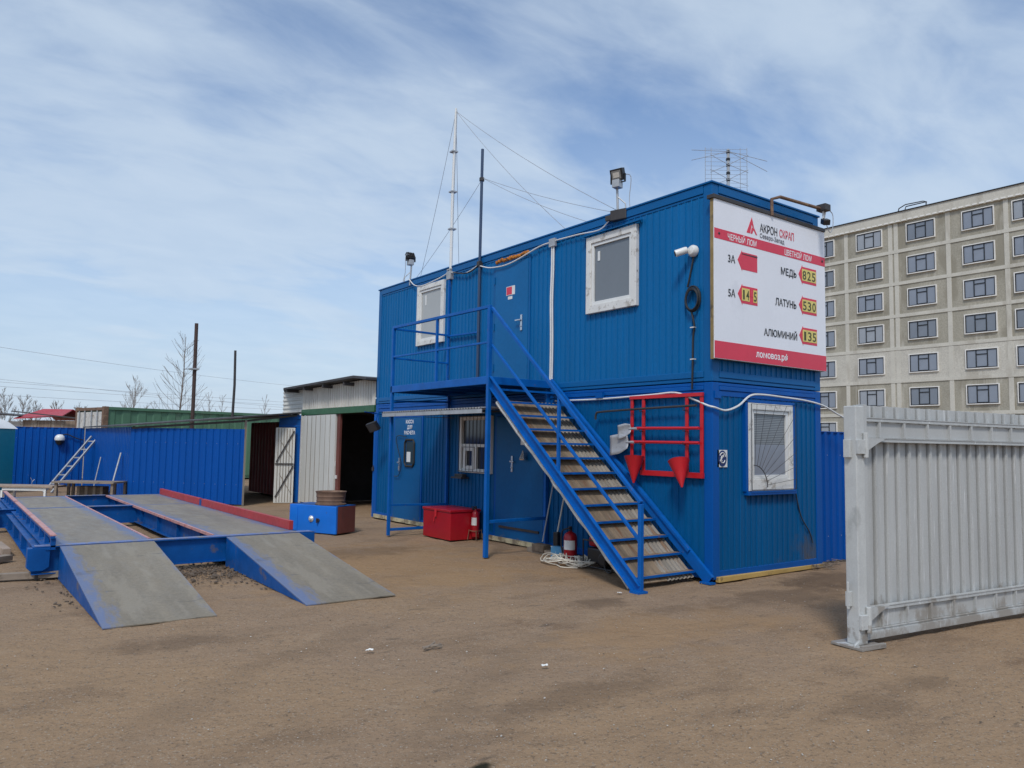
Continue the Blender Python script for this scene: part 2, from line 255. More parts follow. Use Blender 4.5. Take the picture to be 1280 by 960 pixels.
        c = mixc(rng(ad.outputs[0], 1.9, 2.7, amt, 0.0), c, colr)
    l.new(c, b.inputs['Base Color'])
    bp = n.new('ShaderNodeBump'); bp.inputs['Strength'].default_value = 0.8; bp.inputs['Distance'].default_value = 0.03; l.new(noise(9, 10, ro=0.7), bp.inputs['Height']); b0 = n.new('ShaderNodeBump'); b0.inputs['Strength'].default_value = 0.7; b0.inputs['Distance'].default_value = 0.07; l.new(noise(2.2, 4, st=(1, 1.6, 1), rot=30), b0.inputs['Height']); l.new(b0.outputs[0], bp.inputs['Normal'])
    b2 = n.new('ShaderNodeBump'); b2.inputs['Strength'].default_value = 0.7; b2.inputs['Distance'].default_value = 0.008; l.new(noise(75, 4), b2.inputs['Height']); l.new(bp.outputs[0], b2.inputs['Normal'])
    l.new(b2.outputs[0], b.inputs['Normal']); MAT['packed_earth'] = m
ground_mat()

# ------------------------------------------------------------------ mesh helpers
def tag(o, label=None, cat=None, group=None, kind=None):
    if label: o['label'] = label
    if cat: o['category'] = cat
    if group: o['group'] = group
    if kind: o['kind'] = kind
    return o
def thing(name, label, cat, loc=(0, 0, 0), rz=0.0, group=None):
    o = bpy.data.objects.new(name, None); COL.objects.link(o); o.location = loc; o.rotation_euler = (0, 0, rz); o.empty_display_size = 0.2
    return tag(o, label, cat, group)
class MB:
    def __init__(s): s.v = []; s.f = []; s.i = []; s.m = 0
    def add(s, vs, fs):
        k = len(s.v); s.v += [tuple(v) for v in vs]; s.f += [tuple(a + k for a in f) for f in fs]; s.i += [s.m] * len(fs); return s
    def box(s, x0, x1, y0, y1, z0, z1):
        return s.add([(x0, y0, z0), (x1, y0, z0), (x1, y1, z0), (x0, y1, z0), (x0, y0, z1), (x1, y0, z1), (x1, y1, z1), (x0, y1, z1)],
                     [(0, 3, 2, 1), (4, 5, 6, 7), (0, 1, 5, 4), (1, 2, 6, 5), (2, 3, 7, 6), (3, 0, 4, 7)])
    def bar(s, p, q, w, h=None, up=(0, 0, 1)):
        h = w if h is None else h; p = Vector(p); q = Vector(q); d = (q - p).normalized(); up = Vector(up)
        if abs(d.dot(up)) > 0.99: up = Vector((1, 0, 0))
        a = d.cross(up).normalized(); b = a.cross(d).normalized(); vs = []
        for c in (p, q):
            for sa, sb in ((-1, -1), (1, -1), (1, 1), (-1, 1)): vs.append(c + a * sa * w / 2 + b * sb * h / 2)
        return s.add(vs, [(0, 1, 2, 3), (7, 6, 5, 4), (0, 4, 5, 1), (1, 5, 6, 2), (2, 6, 7, 3), (3, 7, 4, 0)])
    def tube(s, pts, r, n=8, cap=True):
        pts = [Vector(p) for p in pts]; rs = r if isinstance(r, (list, tuple)) else [r] * len(pts); k = len(s.v); prev = None; vs = []
        for i, p in enumerate(pts):
            d = (pts[min(i + 1, len(pts) - 1)] - pts[max(i - 1, 0)]).normalized()
            if prev is None:
                a = d.cross(Vector((0, 0, 1)));  a = a if a.length > 1e-3 else Vector((1, 0, 0)); a.normalize()
            else: a = (prev - d * prev.dot(d)).normalized()
            prev = a; b = d.cross(a)
            for j in range(n):
                t = 2 * math.pi * j / n; vs.append(p + (a * math.cos(t) + b * math.sin(t)) * rs[i])
        fs = [(i * n + j, i * n + (j + 1) % n, (i + 1) * n + (j + 1) % n, (i + 1) * n + j) for i in range(len(pts) - 1) for j in range(n)]
        if cap: fs += [tuple(reversed(range(n))), tuple(range((len(pts) - 1) * n, len(pts) * n))]
        return s.add(vs, fs)
    def rev(s, prof, n=20, o=(0, 0, 0), ax=(0, 0, 1)):
        ax = Vector(ax).normalized(); a = ax.orthogonal().normalized(); b = ax.cross(a); o = Vector(o); vs = []
        for r, z in prof:
            for j in range(n):
                t = 2 * math.pi * j / n; vs.append(o + ax * z + (a * math.cos(t) + b * math.sin(t)) * r)
        fs = [(i * n + j, i * n + (j + 1) % n, (i + 1) * n + (j + 1) % n, (i + 1) * n + j) for i in range(len(prof) - 1) for j in range(n)]
        if prof[0][0] > 1e-5: fs.append(tuple(reversed(range(n))))
        if prof[-1][0] > 1e-5: fs.append(tuple(range((len(prof) - 1) * n, len(prof) * n)))
        return s.add(vs, fs)
    def prism(s, poly, d):                      # poly: 3-D points in order; d: extrusion vector
        k = len(poly); d = Vector(d); vs = [Vector(p) for p in poly] + [Vector(p) + d for p in poly]
        return s.add(vs, [tuple(reversed(range(k))), tuple(range(k, 2 * k))] + [(i, (i + 1) % k, (i + 1) % k + k, i + k) for i in range(k)])
    def sheet(s, o, u, v, nrm, ul, vl, per, prof, jit=0.0, phase=0.0, vtop=None):
        # profiled sheet: profile runs along u, is straight along v; prof = [(fraction of period, height along nrm)]
        o = Vector(o); u = Vector(u).normalized(); v = Vector(v).normalized(); nrm = Vector(nrm).normalized(); xs = []
        k = -1
        while k * per < ul + per:
            for fr, h in prof:
                x = (k + fr + phase) * per
                if 0 <= x <= ul: xs.append((x, h))
            k += 1
        xs = [(0, xs[0][1])] * (xs[0][0] > 1e-4) + xs + [(ul, xs[-1][1])] * (xs[-1][0] < ul - 1e-4)
        vs = []
        for x, h in xs:
            top = vl if vtop is None else vtop(x)
            j = random.uniform(-jit, jit); vs.append(o + u * x + nrm * (h + j)); vs.append(o + u * x + v * top + nrm * (h - j))
        return s.add(vs, [(2 * i, 2 * i + 2, 2 * i + 3, 2 * i + 1) for i in range(len(xs) - 1)])
    def build(s, name, mats, parent=None, loc=(0, 0, 0), rot=(0, 0, 0), smooth=False, bevel=0.0, label=None, thick=0.0):
        me = bpy.data.meshes.new(name); me.from_pydata(s.v, [], s.f)
        for m in (mats if isinstance(mats, (list, tuple)) else [mats]): me.materials.append(MAT[m])
        me.polygons.foreach_set('material_index', s.i)
        if smooth: me.polygons.foreach_set('use_smooth', [True] * len(s.f))
        me.update(); o = bpy.data.objects.new(name, me); COL.objects.link(o); o.location = loc; o.rotation_euler = rot
        if parent is not None: o.parent = parent
        if smooth:
            md = o.modifiers.new('edge', 'EDGE_SPLIT'); md.split_angle = rad(40)
        if thick:
            md = o.modifiers.new('thick', 'SOLIDIFY'); md.thickness = thick; md.offset = 0
        if bevel:
            md = o.modifiers.new('bevel', 'BEVEL'); md.width = bevel; md.segments = 2; md.limit_method = 'ANGLE'; md.angle_limit = rad(50)
        if label: o['label'] = label
        return o
def kids(o): return [c for c in bpy.data.objects if c.parent == o]
def copy_tree(o, parent=None):
    c = o.copy(); COL.objects.link(c)
    if parent is not None: c.parent = parent
    for ch in kids(o): copy_tree(ch, c)
    return c
def text_verts(body, bold):
    cu = bpy.data.curves.new('lettering', 'FONT'); cu.body = body; cu.resolution_u = 3; cu.offset = bold
    o = bpy.data.objects.new('lettering', cu); COL.objects.link(o); bpy.context.view_layer.update()
    me = bpy.data.meshes.new_from_object(o.evaluated_get(bpy.context.evaluated_depsgraph_get()))
    vs = [v.co.copy() for v in me.vertices]; fs = [tuple(p.vertices) for p in me.polygons]
    bpy.data.objects.remove(o); bpy.data.curves.remove(cu); bpy.data.meshes.remove(me); return vs, fs
def lettering(mb, body, o, ux, uz, width, height, bold=0.018, shear=0.0):
    vs, fs = text_verts(body, bold); o = Vector(o); ux = Vector(ux); uz = Vector(uz)
    x0 = min(v.x for v in vs); x1 = max(v.x for v in vs)
    ref = [v.y for v in text_verts('Н', bold)[0]]; y0 = min(ref); y1 = max(ref)
    mb.add([o + ux * ((v.x - x0) / (x1 - x0) * width) + uz * ((v.y - y0) / (y1 - y0) * height) for v in vs], fs)
def arc_pts(c, a, b, r1, r2, t0, t1, n):
    c = Vector(c); a = Vector(a); b = Vector(b)
    return [c + a * r1 * math.cos(t0 + (t1 - t0) * i / n) + b * r2 * math.sin(t0 + (t1 - t0) * i / n) for i in range(n + 1)]
def smooth_path(pts, k=5):
    pts = [Vector(p) for p in pts]; o = []
    for i in range(len(pts) - 1):
        p0 = pts[max(i - 1, 0)]; p1 = pts[i]; p2 = pts[i + 1]; p3 = pts[min(i + 2, len(pts) - 1)]
        for j in range(k):
            t = j / k; o.append(0.5 * ((2 * p1) + (p2 - p0) * t + (2 * p0 - 5 * p1 + 4 * p2 - p3) * t * t + (3 * p1 - p0 - 3 * p2 + p3) * t ** 3))
    return o + [pts[-1]]

# ------------------------------------------------------------------ ground
def axis_coords(c, lo, hi):
    xs = []; x = c; st = 0.25
    while x < hi: xs.append(x); st = st if x - c < 9 else st * 1.28; x += st
    xs.append(hi); x = c - 0.25; st = 0.25; ys = []
    while x > lo: ys.append(x); st = st if c - x < 9 else st * 1.28; x -= st
    return sorted(ys + [lo]) + xs
gx = axis_coords(-4, -900, 900); gy = axis_coords(-1, -700, 1100); g = MB(); vs = []
for y in gy:
    for x in gx:
        near = abs(x + 4) < 12 and abs(y + 1) < 12
        vs.append((x, y, (random.uniform(-0.012, 0.003) + 0.01 * math.sin(x * 1.1 + 0.6 * y) * math.sin(y * 0.8) - 0.01) if near else -0.012))
g.add(vs, [(j * len(gx) + i, j * len(gx) + i + 1, (j + 1) * len(gx) + i + 1, (j + 1) * len(gx) + i) for j in range(len(gy) - 1) for i in range(len(gx) - 1)])
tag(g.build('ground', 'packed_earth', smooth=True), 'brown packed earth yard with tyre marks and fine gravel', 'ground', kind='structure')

# ------------------------------------------------------------------ the two stacked site cabins
LW, WW = 9.0, 2.3
BEAD = [(0.0, 0.0), (0.34, 0.0), (0.38, 0.003), (0.42, 0.0), (0.76, 0.0), (0.80, -0.013), (0.90, -0.013), (0.94, 0.0)]
def cabin(name, label, z0, z1, band_lo, band_hi, wall, trim):
    t = thing(name, label, 'site cabin', (0, 0, z0)); H = z1 - z0
    a = MB(); a.box(0.03, WW - 0.03, 0.03, LW - 0.03, 0.01, H - 0.01); a.build('core', wall, t)
    prof = [(f, -h) for f, h in BEAD]
    w = MB(); w.sheet((0.0, 0.10, band_lo), (0, 1, 0), (0, 0, 1), (-1, 0, 0), LW - 0.20, H - band_lo - band_hi, 0.112, prof, jit=0.0022); w.build('wall', wall, t)
    w = MB(); w.sheet((0.10, 0.0, band_lo), (1, 0, 0), (0, 0, 1), (0, -1, 0), WW - 0.20, H - band_lo - band_hi, 0.112, prof, jit=0.0022); w.build('wall', wall, t)
    w = MB(); w.sheet((WW, 0.10, band_lo), (0, 1, 0), (0, 0, 1), (1, 0, 0), LW - 0.20, H - band_lo - band_hi, 0.112, prof, jit=0.0022); w.build('wall', wall, t)
    w = MB(); w.sheet((0.10, LW, band_lo), (1, 0, 0), (0, 0, 1), (0, 1, 0), WW - 0.20, H - band_lo - band_hi, 0.112, prof, jit=0.0022); w.build('wall', wall, t)
    for x, y in ((0, 0), (0, LW), (WW, 0), (WW, LW)):
        c = MB(); sx = 1 if x == 0 else -1; sy = 1 if y == 0 else -1
        xs = sorted((x - sx * 0.016, x + sx * 0.115)); ys = sorted((y - sy * 0.016, y + sy * 0.115))
        c.box(xs[0], xs[1], ys[0], ys[1], 0.0, H - 0.004); c.build('corner_post', trim, t, bevel=0.008)
    return t, H
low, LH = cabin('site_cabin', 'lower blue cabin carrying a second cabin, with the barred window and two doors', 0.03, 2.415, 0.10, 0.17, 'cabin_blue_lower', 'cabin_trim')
upp, UH = cabin('site_cabin', 'upper blue cabin stacked on another, price board fixed to its end', 2.42, 4.90, 0.13, 0.15, 'cabin_blue_upper', 'cabin_trim_upper')
low['group'] = upp['group'] = 'stacked blue site cabins'
def rails(t, trim, z0, z1, outs):
    # pressed rail sections round the four sides, stepped in height
    for k, (za, zb, o) in enumerate(outs):
        r = MB()
        r.box(-o, 0.04, 0.117, LW - 0.117, za, zb); r.box(0.117, WW - 0.117, -o, 0.04, za, zb)
        r.box(WW - 0.04, WW + o, 0.117, LW - 0.117, za, zb); r.box(0.117, WW - 0.117, LW - 0.04, LW + o, za, zb)
        r.build('rail', trim, t, bevel=0.006)
rails(low, 'cabin_trim', 0, 0, [(0.0, 0.10, 0.012), (LH - 0.17, LH - 0.10, 0.010), (LH - 0.098, LH - 0.045, 0.022), (LH - 0.043, LH - 0.004, 0.012)])
rails(upp, 'cabin_trim_upper', 0, 0, [(0.004, 0.05, 0.012), (0.052, 0.13, 0.022), (UH - 0.15, UH - 0.115, 0.010), (UH - 0.113, UH - 0.006, 0.022)])
r = MB(); r.box(-0.035, WW + 0.035, -0.035, LW + 0.035, UH - 0.004, UH + 0.022); r.build('roof_edge', 'cabin_trim_upper', upp, bevel=0.006)
# pale skirting under the long side, at the foot of the lower cabin
s = MB(); s.box(-0.035, -0.014, 2.9, 8.95, -0.02, 0.055); s.build('skirting', 'skirting_pale', low)

def window(parent, wall, a0, a1, z0, z1, fr, pane, name='window', frame_mat='white_frame', inner=0.045, out=0.06, sash=True, frame_b=None):
    # wall 'x' = long side (faces -x, a is y); 'y' = short side (faces -y, a is x)
    def bx(mb, o0, o1, p0, p1, q0, q1):
        if wall == 'x': mb.box(-o1, -o0, p0, p1, q0, q1)
        else: mb.box(p0, p1, -o1, -o0, q0, q1)
    fb = fr if frame_b is None else frame_b
    m = MB(); bx(m, -0.005, out, a0, a0 + fr, z0, z1); bx(m, -0.005, out, a1 - fr, a1, z0, z1)
    bx(m, -0.005, out, a0 + fr, a1 - fr, z1 - fr, z1); bx(m, -0.005, out, a0 + fr, a1 - fr, z0, z0 + fb)
    w = m.build(name, frame_mat, parent, bevel=0.006)
    i0, i1, k0, k1 = a0 + fr + 0.002, a1 - fr - 0.002, z0 + fb + 0.002, z1 - fr - 0.002
    m = MB(); o = out - 0.018
    bx(m, 0.0, o, i0, i0 + inner, k0, k1); bx(m, 0.0, o, i1 - inner, i1, k0, k1); bx(m, 0.0, o, i0 + inner, i1 - inner, k1 - inner, k1); bx(m, 0.0, o, i0 + inner, i1 - inner, k0, k0 + inner)
    m.build('sash', 'white_clean', w, bevel=0.004)
    m = MB(); bx(m, 0.003, 0.016, i0 + inner, i1 - inner, k0 + inner, k1 - inner); m.build('pane', pane, w)
    return w
zu = 2.42; zl = 0.03
w1 = window(upp, 'x', 1.235, 2.25, 3.52 - zu, 4.65 - zu, 0.10, 'pane_grey', frame_b=0.12)
m = MB(); m.box(-0.024, -0.018, 1.99, 2.035, 4.28 - zu, 4.42 - zu); m.build('sticker', 'white_clean', w1)
m = MB(); m.prism([(-0.02, 1.15, 4.68 - zu), (-0.10, 1.15, 4.665 - zu), (-0.10, 1.15, 4.675 - zu), (-0.02, 1.15, 4.70 - zu)], (0, 1.15, 0)); m.build('drip_cap', 'cabin_trim_upper', upp)
w2 = window(upp, 'x', 6.25, 7.27, 3.51 - zu, 4.70 - zu, 0.09, 'pane_curtain')
m = MB(); m.box(-0.022, -0.018, 6.95, 7.0, 4.3 - zu, 4.5 - zu); m.build('sticker', 'white_clean', w2)
w3 = window(low, 'y', 0.64, 1.59, 1.075 - zl, 2.185 - zl, 0.085, 'pane_blind', frame_b=0.15)
m = MB(); m.box(0.772, 1.458, -0.020, -0.0165, 1.27 - zl, 1.66 - zl); m.build('curtain', 'pane_flat', w3)
m = MB(); m.box(0.60, 1.64, -0.075, 0.0, 1.02 - zl, 1.07 - zl); m.build('sill', 'cabin_trim', low, bevel=0.005)
m = MB(); m.box(0.585, 0.635, -0.05, 0, 1.07 - zl, 2.20 - zl); m.box(1.595, 1.64, -0.05, 0, 1.07 - zl, 2.20 - zl); m.box(0.585, 1.64, -0.05, 0, 2.19 - zl, 2.225 - zl); m.build('casing', 'cabin_trim', low)
# welded fan-shaped bars over the short side's window
m = MB(); cxp = Vector((0.68, -0.10, 1.12 - zl))
m.tube([(0.64, -0.1, 1.09 - zl), (1.59, -0.1, 1.09 - zl), (1.59, -0.1, 2.17 - zl), (0.64, -0.1, 2.17 - zl), (0.64, -0.1, 1.09 - zl)], 0.005, 6)
for k in range(9):
    t = rad(6 + k * 10); d = Vector((math.cos(t), 0, math.sin(t))); ex = min((1.59 - cxp.x) / max(d.x, 1e-3), (2.17 - zl - cxp.z) / max(d.z, 1e-3)); m.tube([cxp + d * 0.28, cxp + d * ex], 0.0026, 6)
m.tube(arc_pts(cxp, (1, 0, 0), (0, 0, 1), 0.28, 0.28, 0, math.pi / 2, 12), 0.006, 6)
m.build('window_bars', 'dark_metal', low)
# lower window of the long side: dark transom above a small vent sash
w4 = window(low, 'x', 4.61, 5.58, 1.10 - zl, 2.09 - zl, 0.05, 'pane_dark', inner=0.02, frame_mat='white_clean')
m = MB(); m.box(-0.050, 0, 4.66, 5.53, 1.55 - zl, 1.60 - zl); m.box(-0.05, 0, 5.05, 5.09, 1.15 - zl, 1.55 - zl); m.build('transom', 'white_clean', w4)
m = MB(); y0, y1, q0, q1 = 5.10, 5.44, 1.16 - zl, 1.54 - zl
m.box(-0.066, -0.02, y0, y0 + 0.06, q0, q1); m.box(-0.066, -0.02, y1 - 0.06, y1, q0, q1); m.box(-0.066, -0.02, y0 + 0.06, y1 - 0.06, q0, q0 + 0.06); m.box(-0.066, -0.02, y0 + 0.06, y1 - 0.06, q1 - 0.06, q1)
m.build('vent_sash', 'white_clean', w4, bevel=0.004)
m = MB()
for k in range(9): m.tube([(-0.085, 4.64 + k * 0.115, 1.12 - zl), (-0.085, 4.64 + k * 0.115, 2.08 - zl)], 0.005, 6)
m.tube([(-0.085, 4.6, 1.12 - zl), (-0.085, 5.6, 1.12 - zl)], 0.006, 6); m.tube([(-0.085, 4.6, 2.08 - zl), (-0.085, 5.6, 2.08 - zl)], 0.006, 6); m.build('window_bars', 'dark_metal', low)
m = MB(); m.box(-0.20, -0.04, 5.28, 5.62, 0.99 - zl, 1.02 - zl); m.box(-0.15, -0.06, 5.33, 5.58, 1.02 - zl, 1.07 - zl); m.build('shelf', 'dark_metal', low, bevel=0.004)

def door(parent, y0, y1, z0, z1, mat, trim, label=None):
    m = MB(); m.box(-0.028, 0.005, y0, y1, z0, z1)
    d = m.build('door', mat, parent, bevel=0.005, label=label)
    m = MB(); m.box(-0.022, 0, y0 - 0.055, y0 - 0.008, z0, z1 + 0.055); m.box(-0.022, 0, y1 + 0.008, y1 + 0.055, z0, z1 + 0.055); m.box(-0.022, 0, y0 - 0.008, y1 + 0.008, z1 + 0.008, z1 + 0.055)
    m.build('door_frame', trim, d)
    return d
def handle(d, y, z, dy=0.11):
    m = MB(); m.box(-0.046, -0.029, y - 0.022, y + 0.022, z - 0.14, z + 0.12); m.rev([(0.0, 0), (0.016, 0.0), (0.016, 0.03), (0.0, 0.03)], 10, (-0.076, y, z + 0.03), (1, 0, 0)); m.bar((-0.085, y, z + 0.03), (-0.085, y + dy, z + 0.03), 0.018, 0.022); m.rev([(0, 0), (0.014, 0), (0.014, 0.02), (0, 0.02)], 10, (-0.06, y, z - 0.07), (1, 0, 0))
    m.build('handle', 'chrome', d, bevel=0.003)
d1 = door(upp, 3.68, 4.60, 2.62 - zu, 4.64 - zu, 'door_blue_upper', 'cabin_trim_upper'); handle(d1, 3.83, 3.60 - zu)
m = MB(); m.box(-0.032, -0.0285, 4.03, 4.27, 4.09 - zu, 4.24 - zu); nsg = m.build('notice', 'white_clean', d1, label='small red and white notice on the upper door')
m = MB(); m.box(-0.034, -0.0325, 4.11, 4.26, 4.10 - zu, 4.23 - zu); m.build('notice_print', 'board_red', nsg)
m = MB(); m.box(-0.032, -0.0285, 4.10, 4.22, 4.02 - zu, 4.07 - zu); m.build('notice', 'white_clean', d1)
m = MB()
for z in (2.9, 3.6, 4.4): m.tube([(-0.034, 4.612, z - zu - 0.06), (-0.034, 4.612, z - zu + 0.06)], 0.012, 8)
m.build('hinge', 'cabin_trim_upper', d1)
m = MB(); pts = []
for k in range(30):
    y = 3.70 + k * 0.030; m.rev([(0, -0.03), (0.028, -0.018), (0.036, 0), (0.028, 0.018), (0, 0.03)], 7, (-0.018 + random.uniform(-.01, .012), y, 4.722 - zu + random.uniform(-0.012, 0.018)), (random.uniform(-.5, .5), 1, random.uniform(-.5, .5)))
m.build('foam_filler', 'foam_rust', upp, label='orange brown crumbling foam above the upper door')
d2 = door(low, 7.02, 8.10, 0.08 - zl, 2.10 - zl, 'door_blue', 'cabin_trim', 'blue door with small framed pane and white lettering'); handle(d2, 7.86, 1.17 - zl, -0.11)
m = MB(); m.box(-0.036, -0.0285, 7.30, 7.58, 1.18 - zl, 1.62 - zl); pn = m.build('door_pane', 'pane_dark', d2)
m = MB(); fr = [(-0.04, 7.25, 1.20), (-0.04, 7.30, 1.14), (-0.04, 7.58, 1.14), (-0.04, 7.63, 1.20), (-0.04, 7.63, 1.60), (-0.04, 7.58, 1.66), (-0.04, 7.30, 1.66), (-0.04, 7.25, 1.60), (-0.04, 7.25, 1.20)]
m.tube([(x, y, z - zl) for x, y, z in fr], 0.022, 8); m.build('pane_gasket', 'rubber', pn)
m = MB(); m.box(-0.040, -0.0365, 7.40, 7.55, 1.22 - zl, 1.42 - zl); m.build('paper', 'white_clean', pn)
m = MB(); m.tube(smooth_path([(-0.06, 7.55, 1.72 - zl), (-0.07, 7.95, 1.70 - zl), (-0.07, 7.72, 1.2 - zl), (-0.07, 7.80, 0.95 - zl), (-0.06, 8.02, 0.92 - zl)]), 0.008, 6); m.build('cable', 'black_plastic', d2)
for txt, z, w in (('КАССА', 1.985, 0.32), ('ДЛЯ', 1.875, 0.20), ('РАСЧЕТА', 1.765, 0.44)): m = MB(); lettering(m, txt, (-0.031, 7.47 + w / 2, z - zl), (0, -1, 0), (0, 0, 1), w, 0.075, 0.03); m.build('lettering', 'board_white_letter', d2)
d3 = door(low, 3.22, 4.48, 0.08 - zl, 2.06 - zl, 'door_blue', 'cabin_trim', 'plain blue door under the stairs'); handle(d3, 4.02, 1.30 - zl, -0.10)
m = MB(); m.box(-0.033, -0.0285, 3.55, 3.80, 1.60 - zl, 1.72 - zl); m.build('notice', 'white_clean', d3)
m = MB(); m.rev([(0.055, 0), (0.062, 0.02), (0.03, 0.10), (0.012, 0.15), (0, 0.155)], 14, (-0.09, 3.66, 1.36 - zl)); m.build('bell', 'chrome', d3, smooth=True)
m = MB(); m.box(-0.05, -0.029, 3.30, 4.35, 0.24 - zl, 0.275 - zl); m.build('kick_rail', 'dark_metal', d3)
# small junction fittings welded on the seam
m = MB(); m.box(-0.06, -0.02, 1.88, 2.02, LH - 0.13, LH - 0.05); m.build('lug', 'cabin_trim', low)
m = MB(); m.box(0.02, 0.14, -0.03, -0.014, LH - 0.20, LH - 0.11); m.build('lug', 'cabin_trim', low)
# surveillance sticker on the short side
st = MB(); st.box(0.075, 0.265, -0.016, -0.010, 1.375, 1.585); st = st.build('warning_sticker', 'white_clean'); tag(st, 'white and navy round-emblem sticker on the cabin end beside the barred window', 'sticker')
m = MB(); m.rev([(0.0, 0.0), (0.092, 0.0), (0.092, 0.002), (0.0, 0.002)], 28, (0, 0, 0), (0, -1, 0)); m.v = [(x * 0.86 + 0.17, y - 0.0165, z * 1.08 + 1.48) for x, y, z in m.v]; m.build('emblem', 'sticker_navy', st)
m = MB(); o = (0.17, -0.021, 1.48)
for r_, t0, t1 in ((0.066, 0.3, 2.6), (0.05, 3.4, 5.9), (0.03, 0.6, 4.4)): m.tube(arc_pts(o, (0.9, 0, 0), (0, 0, 1.08), r_, r_, t0, t1, 14), 0.006, 5)
m.bar((0.12, -0.021, 1.45), (0.20, -0.021, 1.53), 0.012, 0.004, (0, 1, 0)); m.build('emblem_mark', 'white_clean', st)
tb = MB(); tb.prism([(0.05, -0.06, 0.0), (2.32, -0.02, 0.0), (2.32, -0.02, 0.05), (0.05, -0.06, 0.065)], (0, 0.06, 0)); tag(tb.build('timber_beam', 'timber_yellow', bevel=0.006), 'yellowed timber beam on the ground under the cabin end wall', 'timber')

# ------------------------------------------------------------------ external staircase with landing
stt = thing('external_staircase', 'blue steel stairs with railed landing climbing to the upper cabin door', 'staircase', (-1.2, 0, 0)); SX = 1.2
def P(x, y, z): return (x + SX, y, z)
m = MB(); m.box(-1.22 + SX, -0.04 + SX, 3.02, 6.0, 2.535, 2.565); m.build('landing_plate', 'dark_metal', stt)
m = MB(); m.box(-1.245 + SX, -1.205 + SX, 3.0, 6.02, 2.47, 2.585); m.box(-1.204 + SX, -0.03 + SX, 5.98, 6.02, 2.47, 2.58); m.box(-1.204 + SX, -0.03 + SX, 3.0, 3.04, 2.47, 2.58); m.box(-0.07 + SX, -0.03 + SX, 3.041, 5.979, 2.47, 2.58)
m.build('landing_frame', 'stair_blue', stt, bevel=0.005)
m = MB(); [m.box(-1.2 + SX, -0.075 + SX, y, y + 0.05, 2.48, 2.533) for y in (3.6, 4.2, 4.8, 5.4)]; m.build('joist', 'stair_blue', stt)
for x, y, z0_, z1_, w in ((-1.22, 3.02, 0, 3.58, 0.06), (-1.22, 5.98, 0, 3.60, 0.05), (-0.05, 6.0, 0, 2.5, 0.05), (-0.05, 3.12, 0, 2.48, 0.06), (-1.22, 4.5, 2.585, 3.59, 0.04), (-0.05, 6.06, 2.58, 4.70, 0.04)):
    m = MB(); m.box(x - w / 2 + SX, x + w / 2 + SX, y - w / 2, y + w / 2, z0_, z1_); m.build('post', 'stair_blue', stt, bevel=0.005)
def rail(a, b, w=0.036, name='rail'):
    m = MB(); m.bar(P(*a), P(*b), w); return m.build(name, 'stair_blue', stt, bevel=0.004)
rail((-1.22, 3.0, 3.60), (-1.22, 6.0, 3.62), 0.045, 'handrail'); rail((-1.22, 3.03, 3.08), (-1.22, 5.97, 3.10), 0.03)
rail((-1.2, 5.985, 3.60), (-0.06, 6.04, 3.60), 0.036, 'handrail'); rail((-1.2, 5.985, 3.08), (-0.06, 6.04, 3.08), 0.03); rail((-0.05, 6.04, 3.59), (-0.05, 5.06, 3.56), 0.03, 'handrail')
rail((-1.2, 5.98, 0.10), (-0.4, 5.98, 0.10), 0.045); rail((-1.2, 5.98, 0.52), (-0.07, 6.0, 0.50), 0.036); rail((-1.19, 3.03, 0.50), (-0.08, 3.1, 0.50), 0.045)
rail((-1.2, 5.98, 2.32), (-0.05, 5.98, 2.36), 0.03)
A0 = Vector((0, 3.03, 2.53)); A1 = Vector((0, 0.06, 0.02)); dirs = (A1 - A0).normalized()
for x in (-1.19, -0.06):
    sgn = -1 if x < -1 else 1
    m = MB(); a = Vector((x + SX, A0.y, A0.z)); b = Vector((x + SX, A1.y - (0.06 if x > -1 else 0), A1.z))
    m.bar(a, b, 0.010, 0.135); up = Vector((1, 0, 0)).cross(dirs); up = up if up.z > 0 else -up
    for k in (-1, 1): m.bar(a + up * k * 0.0635 + Vector((sgn * 0.026, 0, 0)), b + up * k * 0.0635 + Vector((sgn * 0.026, 0, 0)), 0.040, 0.008, up)
    m.build('stringer', 'stair_blue', stt)
rail((-1.2, 3.0, 3.58), (-1.2, 0.02, 0.985), 0.042, 'handrail'); rail((-1.19, 3.03, 3.06), (-1.19, 0.05, 0.56), 0.034)
rail((-0.07, 3.0, 2.60), (-0.07, 0.3, 0.34), 0.04)
for y, z0_, z1_, w in ((1.475, 1.24, 2.25, 0.04), (0.035, 0, 0.97, 0.05)):
    m = MB(); m.box(-1.19 - w / 2 + SX, -1.19 + w / 2 + SX, y - w / 2, y + w / 2, z0_, z1_); m.build('post', 'stair_blue', stt, bevel=0.005)
for q in ((-1.28, -1.13, -0.02, 0.12), (-0.12, -0.02, -0.06, 0.10)): m = MB(); m.box(q[0] + SX, q[1] + SX, q[2], q[3], -0.01, 0.012); m.build('foot_plate', 'stair_blue', stt)
for k in range(13):
    z = 0.115 + k * 0.1895; y = 0.215 + k * 0.2175
    m = MB(); m.box(-1.18 + SX, -0.07 + SX, y - 0.012, y - 0.006, z - 0.018, z + 0.010)
    tr = m.build('tread', 'stair_blue', stt)
    m = MB(); m.box(-1.18 + SX, -0.07 + SX, y - 0.005, y + 0.13, z - 0.001, z + 0.006); m.build('tread_plate', 'board_brown', tr)
